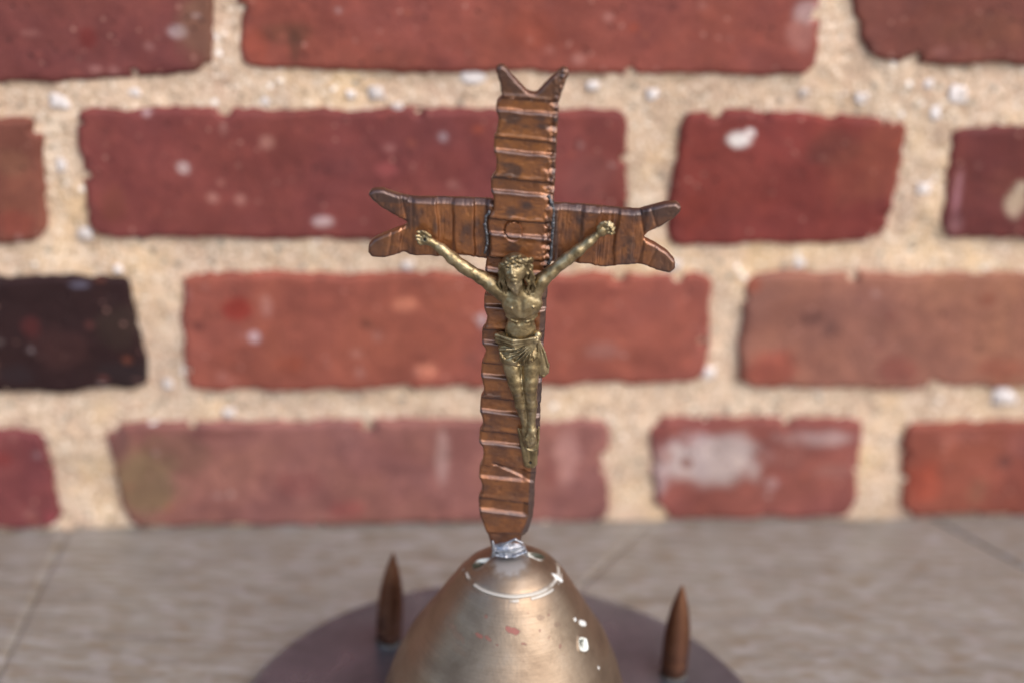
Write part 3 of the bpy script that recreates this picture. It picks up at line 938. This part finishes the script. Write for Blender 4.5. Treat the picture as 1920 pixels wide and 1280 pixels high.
strip('crossbar', [(690, 366), (697, 359), (716, 358), (736, 365), (756, 371), (771, 374), (861, 375.5), (930, 379), (940, 430), (930, 490), (910, 488), (897, 487), (882, 481), (850, 479), (832, 484), (820, 483), (806, 480), (776, 481), (766, 479), (757, 474), (740, 480), (722, 484), (697, 483), (690, 473), (691, 462), (704, 449), (734, 436), (760, 427), (763, 418), (744, 407), (717, 391), (700, 378)],
      YB, CY + .0026, arm_height([(750, 27, .45), (820, 33, .75), (889, 26, .9)], .02, [((763, 418), (752, 371)), ((762, 425), (744, 478)), ((735, 436), (728, 480))]), COPPER, seed=11, patina_shade=arm_patina_shade([914]), edge=.0006)
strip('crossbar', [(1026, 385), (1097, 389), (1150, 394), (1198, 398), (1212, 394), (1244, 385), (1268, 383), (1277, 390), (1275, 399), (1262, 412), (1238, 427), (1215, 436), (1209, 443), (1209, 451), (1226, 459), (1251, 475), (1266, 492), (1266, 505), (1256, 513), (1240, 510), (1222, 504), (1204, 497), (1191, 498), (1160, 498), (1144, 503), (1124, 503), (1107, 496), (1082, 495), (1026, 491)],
      YB, CY + .0026, arm_height([(1046, 46, .6), (1124, 34, .75), (1190, 20, .5)], -.10, [((1209, 446), (1200, 398)), ((1209, 446), (1196, 498)), ((1222, 394), (1232, 428)), ((1232, 463), (1214, 503))]), COPPER, seed=12, patina_shade=arm_patina_shade([1042]), edge=.0006)


# ------------------------------------------------------------------ modelled forms grown from distance fields
class Field:
    """signed distances on a grid, millimetres"""

    def __init__(self, lo, hi, h):
        self.lo, self.h = np.array(lo, float), h
        self.n = np.ceil((np.array(hi) - self.lo) / h).astype(int) + 1
        self.D = np.full(self.n, 6.0, np.float32)

    def _box(self, lo, hi):
        a = np.clip(np.floor((np.array(lo) - self.lo) / self.h).astype(int), 0, self.n - 1)
        b = np.clip(np.ceil((np.array(hi) - self.lo) / self.h).astype(int) + 1, 1, self.n)
        sl = tuple(slice(i, max(j, i + 1)) for i, j in zip(a, b))
        ax = [self.lo[k] + self.h * np.arange(sl[k].start, sl[k].stop) for k in range(3)]
        return sl, np.stack(np.meshgrid(*ax, indexing='ij'), -1)

    def _put(self, sl, d, k, op):
        o = self.D[sl]
        if op == 'add':
            hh = np.clip(.5 + .5 * (o - d) / k, 0, 1) if k else (d < o) * 1.0
            self.D[sl] = (o * (1 - hh) + d * hh - (k * hh * (1 - hh) if k else 0)).astype(np.float32)
        else:
            hh = np.clip(.5 - .5 * (o + d) / k, 0, 1)
            self.D[sl] = (o * (1 - hh) - d * hh + k * hh * (1 - hh)).astype(np.float32)

    def cap(self, a, b, ra, rb=None, k=.5, op='add'):
        rb = ra if rb is None else rb
        m = max(ra, rb) + k + 1.2
        sl, P = self._box(np.minimum(a, b) - m, np.maximum(a, b) + m)
        d = b - a
        t = np.clip(((P - a) @ d) / max(d @ d, 1e-9), 0, 1)
        self._put(sl, np.linalg.norm(P - a - t[..., None] * d, axis=-1) - (ra + (rb - ra) * t), k, op)

    def tube(self, pts, k=.4, op='add'):
        for (a, ra), (b, rb) in zip(pts, pts[1:]):
            self.cap(a, b, ra, rb, k, op)

    def ell(self, c, r, rot=0.0, k=.5, op='add', lean=0.0):
        """rot turns it in the picture plane, lean tips its top towards the viewer"""
        r = np.array(r, float)
        m = r.max() + k + 1.2
        sl, P = self._box(c - m, c + m)
        q = P - c
        x, y, z = q[..., 0], q[..., 1], q[..., 2]
        x, z = x * math.cos(rot) - z * math.sin(rot), x * math.sin(rot) + z * math.cos(rot)
        y, z = y * math.cos(lean) + z * math.sin(lean), -y * math.sin(lean) + z * math.cos(lean)
        q = np.stack([x, y, z], -1)
        k0 = np.linalg.norm(q / r, axis=-1)
        k1 = np.linalg.norm(q / (r * r), axis=-1)
        self._put(sl, k0 * (k0 - 1) / np.maximum(k1, 1e-6), k, op)

    def clip_behind(self, y):
        ax = self.lo[1] + self.h * np.arange(self.n[1])
        self.D = np.maximum(self.D, (ax - y)[None, :, None].astype(np.float32))

    def rough(self, amp, scale, seed):
        near = np.abs(self.D) < .8
        ii = np.argwhere(near)
        self.D[near] += (amp * fbm((self.lo + ii * self.h) * scale, seed, 3)).astype(np.float32)

    def mesh(self):
        """surface nets"""
        D = self.D
        s = D < 0
        n = np.array(D.shape)
        corners = [(i, j, k) for i in (0, 1) for j in (0, 1) for k in (0, 1)]
        sh = lambda A, c: A[c[0]:n[0] - 1 + c[0], c[1]:n[1] - 1 + c[1], c[2]:n[2] - 1 + c[2]]
        cnt = sum(sh(s, c).astype(np.int8) for c in corners)
        act = (cnt > 0) & (cnt < 8)
        cells = np.argwhere(act)
        idx = np.full(act.shape, -1, np.int64)
        idx[act] = np.arange(len(cells))
        acc, num = np.zeros((len(cells), 3)), np.zeros(len(cells))
        for c in corners:
            for ax in range(3):
                if c[ax]:
                    continue
                e = list(c)
                e[ax] = 1
                a = D[tuple((cells + c).T)]
                b = D[tuple((cells + e).T)]
                m = (a < 0) != (b < 0)
                t = np.where(m, a / np.where(m, a - b, 1), 0)
                p = np.tile(np.array(c, float), (len(cells), 1))
                p[:, ax] = t
                acc += p * m[:, None]
                num += m
        V = self.lo + (cells + acc / num[:, None]) * self.h
        F = []
        for ax in range(3):
            b1, b2 = [(1, 2), (2, 0), (0, 1)][ax]
            lo_ = [slice(0, n[k] - 1) for k in range(3)]
            hi_ = list(lo_)
            hi_[ax] = slice(1, n[ax])
            A, B = s[tuple(lo_)], s[tuple(hi_)]
            e = np.argwhere(A != B)
            e = e[(e[:, b1] > 0) & (e[:, b2] > 0)]
            fl = A[tuple(e.T)]
            o1, o2 = np.zeros(3, int), np.zeros(3, int)
            o1[b1], o2[b2] = 1, 1
            q = np.stack([idx[tuple((e - o1 - o2).T)], idx[tuple((e - o2).T)], idx[tuple(e.T)], idx[tuple((e - o1).T)]], -1)
            F.append(np.where(fl[:, None], q, q[:, ::-1]))
        return V / 1000, np.concatenate(F)


PXMM = .158                                            # one photograph pixel at the cross, millimetres


def P(px, py, d=0.0, off=0.0):
    """point seen at (px, py), d mm in front of the upright strip, then off mm nearer the viewer; millimetres"""
    p = on_y(px, py, YU - d / 1000)
    if off:
        r = ray(px, py)
        p = p - r / np.linalg.norm(r) * off / 1000
    return p * 1000


def r_(px):
    return px * PXMM


LO, HI = np.array([-31.0, CY * 1000 - 15.5, 104.0]), np.array([33.5, CY * 1000 + .6, 195.0])
body = Field(LO, HI, .21)
# torso
body.ell(P(978, 572, 2.6), (r_(31), 3.3, r_(40)), k=.1)
body.ell(P(977, 555, 2.6), (r_(34), 2.9, r_(21)), k=1.2)
body.ell(P(976, 618, 2.1), (r_(28), 2.7, r_(30)), k=1.5)
body.ell(P(974, 650, 2.0), (r_(34), 2.9, r_(24)), k=1.5)
# breast, ribs, belly
for x, y in ((962, 571), (997, 570)):
    body.ell(P(x, y, 2.8, .85), (r_(19), 1.8, r_(15)), k=1.5)
body.ell(P(978, 622, 2.0, .6), (r_(18), 1.9, r_(15)), k=1.0)
body.tube([(P(949, 603, 2.4, 2.9), .6), (P(960, 606, 2.4, 3.2), .6), (P(976, 606, 2.4, 3.3), .55), (P(992, 604, 2.4, 3.2), .55), (P(1004, 596, 2.4, 2.9), .55)], 1.3, 'sub')
body.tube([(P(977, 562, 3.0, 3.3), .35), (P(978, 590, 3.0, 3.5), .35)], .9, 'sub')
for k in range(3):
    for sx in (-1, 1):
        body.tube([(P(978 + sx * 9, 592 + k * 6, 2.5, 2.3), .3), (P(978 + sx * 20, 588 + k * 6, 2.3, 2.15), .3), (P(978 + sx * 29, 580 + k * 6, 2.0, 1.5), .28)], .45)
for x, y, o in ((959, 578, 3.25), (1000, 576, 3.0)):
    body.ell(P(x, y, 2.8, o), (.38, .5, .38), k=.2)
# arms: shoulder, elbow, wrist
armL = [(P(942, 549, 2.6), r_(15)), (P(922, 533, 2.6), r_(14)), (P(902, 520, 2.4), r_(11.5)), (P(880, 508, 2.2), r_(10.5)), (P(868, 500, 2.0), r_(11)), (P(848, 484, 1.6), r_(10.5)), (P(828, 467, 1.2), r_(8.5)), (P(812, 456, .9), r_(7.2))]
armR = [(P(1004, 545, 2.6), r_(15)), (P(1016, 526, 2.6), r_(13)), (P(1034, 510, 2.4), r_(11)), (P(1052, 495, 2.2), r_(10)), (P(1064, 486, 2.0), r_(10.5)), (P(1084, 470, 1.6), r_(9.8)), (P(1104, 454, 1.2), r_(8)), (P(1117, 443, 1.0), r_(7))]
body.tube(armL, .9)
body.tube(armR, .9)
body.cap(P(884, 505, 2.2, 1.3), P(864, 496, 2, 1.3), .35, .3, .5)
# neck
body.cap(P(973, 548, 3.2), P(968, 524, 4.6), r_(15), r_(13), .8)
# open hand with a pierced palm
body.ell(P(801, 450, .9), (r_(11), 1.1, r_(9)), rot=.65, k=.6)
for a, b, c in (((795, 443), (788, 436), (783, 435)), ((793, 447), (785, 443), (781, 443)), ((793, 451), (785, 450), (782, 449)), ((795, 456), (788, 457), (785, 455))):
    body.tube([(P(*a, .9), r_(3.6)), (P(*b, 1.0), r_(3.1)), (P(*c, 1.3), r_(2.6))], .22)
body.tube([(P(806, 443, 1.1), r_(4)), (P(798, 437, 1.4), r_(3.2)), (P(791, 434, 1.5), r_(2.6))], .3)
body.ell(P(796, 450, .9, 1.0), (.45, .9, .45), k=.25, op='sub')
# clenched hand
body.ell(P(1129, 433, 1.0), (r_(11), 1.3, r_(10)), rot=-.6, k=.6)
for a, b, c in (((1131, 421), (1142, 417), (1141, 424)), ((1136, 424), (1148, 421), (1146, 428)), ((1139, 430), (1151, 428), (1148, 433)), ((1140, 436), (1150, 436), (1146, 439))):
    body.tube([(P(*a, 1.2, .5), r_(3.4)), (P(*b, 1.3, .4), r_(3.2)), (P(*c, 1.4, 1.1), r_(2.8))], .2)
body.tube([(P(1122, 428, 1.2, .4), r_(3.8)), (P(1128, 420, 1.4, .6), r_(3.3)), (P(1134, 417, 1.4, .9), r_(2.7))], .3)
body.ell(P(1136, 431, 1.0, 2.0), (.3, .6, .3), k=.25, op='sub')
# thighs, knees, shins
legA = [(P(955, 664, 2.4), r_(18)), (P(961, 688, 2.9), r_(16)), (P(966, 712, 3.5), r_(14.4)), (P(970, 728, 3.8), r_(12.4)), (P(973, 740, 3.4), r_(11)), (P(977, 758, 3.0), r_(11.2)), (P(980, 776, 2.5), r_(7.6)), (P(984, 793, 2.2), r_(6.6))]
legB = [(P(994, 662, 2.4), r_(18.5)), (P(995, 688, 3.1), r_(16.5)), (P(994, 712, 3.9), r_(14.8)), (P(994, 727, 4.3), r_(12.6)), (P(995, 740, 3.9), r_(11)), (P(996, 758, 3.5), r_(11.4)), (P(997, 777, 2.9), r_(8.2)), (P(996, 795, 2.8), r_(7))]
body.tube(legA, .5)
body.tube(legB, .5)
body.ell(P(994, 729, 4.3, 1.25), (r_(7), .75, r_(7)), k=.4)
body.ell(P(968, 729, 3.8, 1.15), (r_(7), .75, r_(7)), k=.4)
body.tube([(P(993, 744, 3.8, 1.25), .3), (P(995, 770, 3.1, 1.15), .25), (P(996, 790, 2.8, 1.0), .25)], .5)
# crossed feet: instep, tendons running to the toes
body.tube([(P(996, 793, 2.8), r_(8)), (P(997, 806, 3.2), r_(8.6)), (P(996, 822, 3.0), r_(9)), (P(995, 830, 2.6), r_(7.5))], .4)
body.tube([(P(985, 792, 2.2), r_(7)), (P(984, 806, 2.2), r_(6.6)), (P(986, 822, 2.1), r_(7)), (P(988, 830, 2.0), r_(5.8))], .3)
for k, (x, y) in enumerate(((1003.5, 830), (999, 835), (994.5, 837.5), (990.5, 838), (987, 836))):
    body.tube([(P(997 - .8 * k, 802 + k, 3.2, .9), .34), (P(x - 1, y - 13, 3.0, 1.25), .4), (P(x, y - 5, 2.8, 1.0), r_(2.8)), (P(x, y, 2.7, .7), r_(2.5))], .16)
# head, bowed
HD = 5.2
body.ell(P(966, 503, HD), (r_(22), 3.6, r_(24)), k=.5)
body.ell(P(964, 515, HD, .9), (r_(15), 3.0, r_(20)), k=.5)
body.ell(P(966, 532, HD, 1.2), (r_(10), 1.9, r_(9)), k=.7)
for x, y in ((951.5, 504), (969, 502.5)):
    body.ell(P(x, y, HD, 3.75), (r_(5.6), .95, r_(4.4)), k=.3, op='sub')
    body.ell(P(x, y + .8, HD, 3.0), (r_(4.2), .52, r_(2.2)), k=.15)
body.tube([(P(945, 502, HD, 3.0), .26), (P(951, 498.5, HD, 3.6), .32), (P(958, 500, HD, 3.75), .3)], .3)
body.tube([(P(961, 500, HD, 3.75), .3), (P(969, 496.5, HD, 3.6), .32), (P(977, 498, HD, 3.1), .26)], .3)
body.cap(P(959, 499, HD, 3.8), P(960, 514, HD, 4.45), .34, .48, .3)
body.ell(P(956.5, 514, HD, 3.75), (.38, .4, .34), k=.25)
body.ell(P(964, 513.5, HD, 3.75), (.38, .4, .34), k=.25)
for x, y in ((951, 514), (973, 512)):
    body.ell(P(x + (2 if x < 960 else -3), y, HD, 2.9), (r_(5), .75, r_(5)), k=.5)
body.tube([(P(957, 523, HD, 4.1), .22), (P(963, 522.4, HD, 4.2), .25), (P(970, 523, HD, 4.0), .22)], .25, 'sub')
body.cap(P(960.5, 526, HD, 3.8), P(968, 525.6, HD, 3.8), .38, .38, .2)
# beard and moustache
for k, (a, m, b) in enumerate((((951, 524), (953, 535), (961, 546)), ((954, 528), (957, 539), (964, 551)), ((958, 531), (961, 542), (967, 554)), ((963, 532), (966, 543), (970, 555)), ((968, 531), (970, 542), (972, 553)), ((972, 528), (973, 538), (974, 548)), ((976, 523), (977, 533), (976, 543)))):
    o = 3.0 - .25 * abs(k - 2.8)
    body.tube([(P(*a, HD, o - .1), .34), (P(*m, HD, o - .2 - .3 * (k % 2)), .40), (P(*b, HD - .3, o - 1.2), .22)], .12)
body.tube([(P(961, 518.5, HD, 4.1), .28), (P(955, 522, HD, 3.7), .28), (P(952, 529, HD, 3.1), .25)], .15)
body.tube([(P(964, 518.5, HD, 4.1), .28), (P(970, 521, HD, 3.7), .28), (P(974, 528, HD, 3.1), .25)], .15)
body.ell(P(966, 532.5, HD, 3.5), (.5, .5, .4), k=.25)
body.rough(.09, 1.3, 3)
body.rough(.03, 4.0, 6)
V, F = body.mesh()
figure = part('figure', V, F, BRASS)
figure['label'] = 'worn brass figure of a bearded man with outstretched arms in a loincloth'
del body


def form(name, lo, hi, build, mat, parent, h=.19, rough=.04):
    f = Field(lo, hi, h)
    build(f)
    if rough:
        f.rough(rough, 2.2, 8)
    V, F = f.mesh()
    return part(name, V, F, mat, parent)


def bounds(pts, m=2.5):
    a = np.array(pts)
    return a.min(0) - m, a.max(0) + m


# loincloth
def cloth(f):
    f.ell(P(973, 652, 2.1), (r_(38), 3.0, r_(23)), k=.1)
    f.ell(P(961, 669, 2.6), (r_(24), 3.2, r_(16)), k=.8)
    f.ell(P(990, 665, 2.8), (r_(20), 3.2, r_(16)), k=.8)
    # rolled belt
    for a, b, c, r in (((931, 628), (962, 639), (1003, 634), .62), ((932, 634), (962, 645), (1002, 638), .55), ((936, 641), (965, 650), (1000, 642), .42)):
        f.tube([(P(*a, 2.2, 1.4), r), (P(*b, 2.6, 3.0), r), (P(*c, 2.6, 2.8), r * .8)], .22)
    f.ell(P(940, 634, 2.0), (r_(13), 2.0, r_(12)), k=.6)
    # many soft folds fanning down and across from the knot to the hem
    for k in range(12):
        u = k / 11
        a = np.array([1001 + 4 * u, 641 + 6 * u])
        b = np.array([938 + 60 * u ** 1.25, 655 + 27 * math.sin(min(1, u * 1.35) * math.pi / 2) - 7 * max(0, u - .8) * 5])
        m = (a + b) / 2 + np.array([-3, 7 - 4 * u])
        if k % 2:
            f.tube([(P(*a, 2.6, 3.0), .2), (P(*m, 2.8, 3.35), .34), (P(*(m * .4 + b * .6), 2.8, 3.2), .38), (P(*b, 2.7, 2.6), .34)], .22, 'sub')
        else:
            f.tube([(P(*a, 2.6, 2.7), .26), (P(*m, 2.8, 3.1), .38), (P(*(m * .4 + b * .6), 2.8, 2.95), .40), (P(*b, 2.7, 2.3), .42)], .2)
    hem = [(938, 661), (942, 670), (949, 677), (958, 682), (970, 684), (981, 683), (990, 679), (1000, 672)]
    f.tube([(P(x, y, 2.7, 2.3 + .25 * math.sin(i * 2.2)), .42) for i, (x, y) in enumerate(hem)], .25)
    # knot and hanging end
    f.ell(P(1008, 628, 2.6, .8), (r_(8), 1.3, r_(9)), k=.4)
    f.ell(P(1005, 638, 2.6, 2.2), (r_(6), .9, r_(6)), k=.35)
    f.ell(P(1014, 670, 2.0, .6), (r_(11), 1.6, r_(31)), rot=-.22, k=.5)
    f.ell(P(1018, 690, 2.0, .5), (r_(11), 1.5, r_(14)), k=.6)
    for a, m, b in (((1008, 640), (1010, 668), (1012, 698)), ((1009, 638), (1016, 664), (1021, 696)), ((1010, 636), (1021, 660), (1028, 686))):
        f.tube([(P(*a, 2.4, 1.7), .28), (P(*m, 2.2, 1.8), .34), (P(*b, 2.0, 1.7), .36)], .18)
    f.tube([(P(1010, 699, 2, 1.3), .36), (P(1019, 704, 2, 1.5), .40), (P(1027, 697, 2, 1.3), .36), (P(1029, 682, 2, 1.2), .34)], .3)
    # legs and belly stay clear of the cloth
    f.ell(P(976, 610, 2.4, 1.4), (r_(31), 4.2, r_(24)), k=.3, op='sub')
    f.clip_behind(YU * 1000 + .1)


lo, hi = bounds([P(925, 615, 0), P(1032, 710, 0), P(925, 615, 8), P(1032, 710, 8)])
form('loincloth', lo, hi, cloth, BRASS, figure)


# hair in wavy locks and the plaited crown
def hair(f):
    f.ell(P(967, 500, HD - .9), (r_(27), 3.6, r_(25)), k=.1)
    f.ell(P(964, 514, HD + .3, 2.2), (r_(17.5), 3.2, r_(22)), k=.25, op='sub')
    f.tube([(P(945, 497, HD - 1.2, .9), .9), (P(941, 512, HD - 1.2, .9), .95), (P(944, 528, HD - 1.4, .9), .9), (P(946, 542, HD - 1.6, .7), .7)], .4)
    f.tube([(P(981, 489, HD - 1, 1.6), 1.0), (P(991, 501, HD - 1, 1.0), 1.05), (P(994, 516, HD - 1.2, .8), .95), (P(998, 532, HD - 1.6, .7), .95), (P(997, 545, HD - 2, .6), .7)], .4)
    locks = [
        ([(947, 496), (941, 506), (944, 516), (940, 527), (945, 537), (943, 547)], 1.9, .42), ([(951, 497), (946, 508), (949, 518), (945, 529), (950, 540), (948, 551)], 2.2, .40), ([(942, 500), (936, 511), (938, 522), (935, 532), (939, 543)], 1.0, .42),
        ([(976, 490), (985, 496), (983, 506), (989, 513), (986, 522), (991, 531)], 2.4, .46), ([(981, 487), (991, 495), (990, 506), (996, 515), (993, 526), (999, 536), (996, 549)], 2.0, .48), ([(986, 489), (997, 499), (996, 511), (1002, 521), (999, 533), (1003, 544)], 1.2, .46),
        ([(989, 514), (986, 523), (992, 533), (989, 544), (993, 553)], 1.9, .42), ([(994, 506), (1000, 516), (998, 527), (1004, 538), (1000, 548)], 1.7, .38)]
    for pts, off, r in locks:
        f.tube([(P(x, y, HD - .9, off + .6 - .22 * i), r * (1.1 - .09 * i)) for i, (x, y) in enumerate(pts)], .10)
    f.clip_behind(YU * 1000 - .2)


lo, hi = bounds([P(930, 470, 0), P(1010, 556, 0), P(930, 470, 10), P(1010, 556, 10)])
form('hair', lo, hi, hair, BRASS_HAIR, figure)


def crown(f):
    for k in range(3):
        pts = []
        for t in np.linspace(0, 1, 17):
            a = math.pi * (1.06 - 1.12 * t)
            x = 967.5 + 31 * math.cos(a)
            y = 494 - 7 * (t - .5) * 2.0 - 3.5 * math.sin(a) + 3.2 * math.sin(t * 19 + k * 2.1)
            off = 3.9 * math.sin(max(0, min(math.pi, a))) ** .8 + .45 * math.cos(t * 19 + k * 2.1)
            pts.append((P(x, y, HD - .9, off), .42))
        f.tube(pts, .10)
    for x, y in ((945, 492), (956, 485), (972, 483), (986, 484), (962, 497), (980, 491)):
        f.cap(P(x, y, HD - .9, 3.4), P(x + random.uniform(-4, 4), y - 3, HD - .9, 4.3), .28, .1, .1)
    f.cap(P(951, 485, HD - .9, 2.9), P(975, 480, HD - .9, 3.0), .4, .4, .2)


form('crown', lo, hi, crown, BRASS_HAIR, figure, rough=.03)


# brass foot rest: a bent plate with a raised rim and a nail hole below
def rest(f):
    for a, b in (((975, 806), (987, 870)), ((985, 812), (992, 872)), ((995, 810), (999, 872)), ((1004, 806), (1003, 868))):
        f.cap(P(*a, .35), P(*b, .35), .75, .75, .5)
    f.tube([(P(972, 803, 1.2), .32), (P(979, 822, 1.6), .32), (P(988, 842, 1.9), .34), (P(998, 845, 2.0), .32), (P(1007, 842, 1.8), .32), (P(1010, 822, 1.4), .32), (P(1010, 800, 1.0), .32)], .2)
    for a, b in (((980, 815), (990, 838)), ((990, 815), (997, 840)), ((1000, 812), (1003, 838))):
        f.cap(P(*a, .8), P(*b, 1.2), .8, .8, .4)
    f.ell(P(994, 867, .4, .8), (.42, 1.4, .42), k=.15, op='sub')
    f.clip_behind(YU * 1000 + .2)


lo, hi = bounds([P(968, 798, 0), P(1014, 876, 0), P(968, 798, 5), P(1014, 876, 5)])
form('foot_rest', lo, hi, rest, BRASS, figure, rough=.03)
# dark plugs standing in for the shade inside the palm and foot rest holes
for px, py, d, r in ((796, 450, .9, .42), (994, 867, .3, .4)):
    f = Field(P(px, py, d) - 1.6, P(px, py, d) + 1.6, .15)
    f.ell(P(px, py, d, .45), (r, .5, r), k=.1)
    V, F = f.mesh()
    part('hole_shade', V, F, DARK, figure)


# ------------------------------------------------------------------ solder
def neck(f):
    f.ell(P(954, 1027, -1.2), (r_(34), 2.9, r_(17)), k=.1)
    f.tube([(P(924, 1014, -.6, 1.3), .35), (P(926, 1030, -.6, 1.6), .4), (P(924, 1042, -.6, 1.6), .5)], .4)
    f.tube([(P(936, 1023, .4, 1.3), .28), (P(951, 1017, .4, 1.5), .34), (P(966, 1010.5, .4, 1.5), .4), (P(980, 1017, .4, 1.4), .34)], .35)
    f.tube([(P(928, 1032, .2, 1.8), .34), (P(955, 1031, .4, 2.2), .34), (P(981, 1025, .2, 1.9), .34)], .4)
    f.tube([(P(930, 1040, -.4, 2.4), .5), (P(947, 1043, -.2, 2.8), .5), (P(966, 1042, -.2, 2.8), .5), (P(985, 1034, -.4, 2.2), .6), (P(989, 1043, -.8, 2.0), .4)], .5)
    f.ell(P(955, 1024, .6, 3.0), (r_(18), 1.0, r_(4)), k=.4, op='sub')
    f.ell(P(981, 1031, .3, 3.0), (.35, .8, .35), k=.3, op='sub')
    f.ell(P(944, 1047, -.2, 3.4), (.35, .8, .3), k=.3, op='sub')


lo, hi = bounds([P(915, 1000, -4), P(995, 1060, -4), P(915, 1000, 5), P(995, 1060, 5)])
form('solder_collar', lo, hi, neck, SOLDER, None, rough=.16)


def seam(path, r, d):
    def b(f):
        for (x0, y0), (x1, y1) in zip(path, path[1:]):
            f.cap(P(x0, y0, d), P(x1, y1, d), r * random.uniform(.7, 1.1), r * random.uniform(.7, 1.1), .3)
    a = [P(x, y, d) for x, y in path]
    lo_, hi_ = bounds(a, 2)
    return form('solder_seam', lo_, hi_, b, LEAD, None, rough=.28)


seam([(1029, 368), (1034, 380), (1038, 395), (1037, 420), (1036, 440), (1034, 465), (1033, 485), (1029, 494)], .46, -.5)
seam([(917, 398), (911, 408), (909, 422), (913, 440), (914, 458), (909, 474)], .42, -1.0)
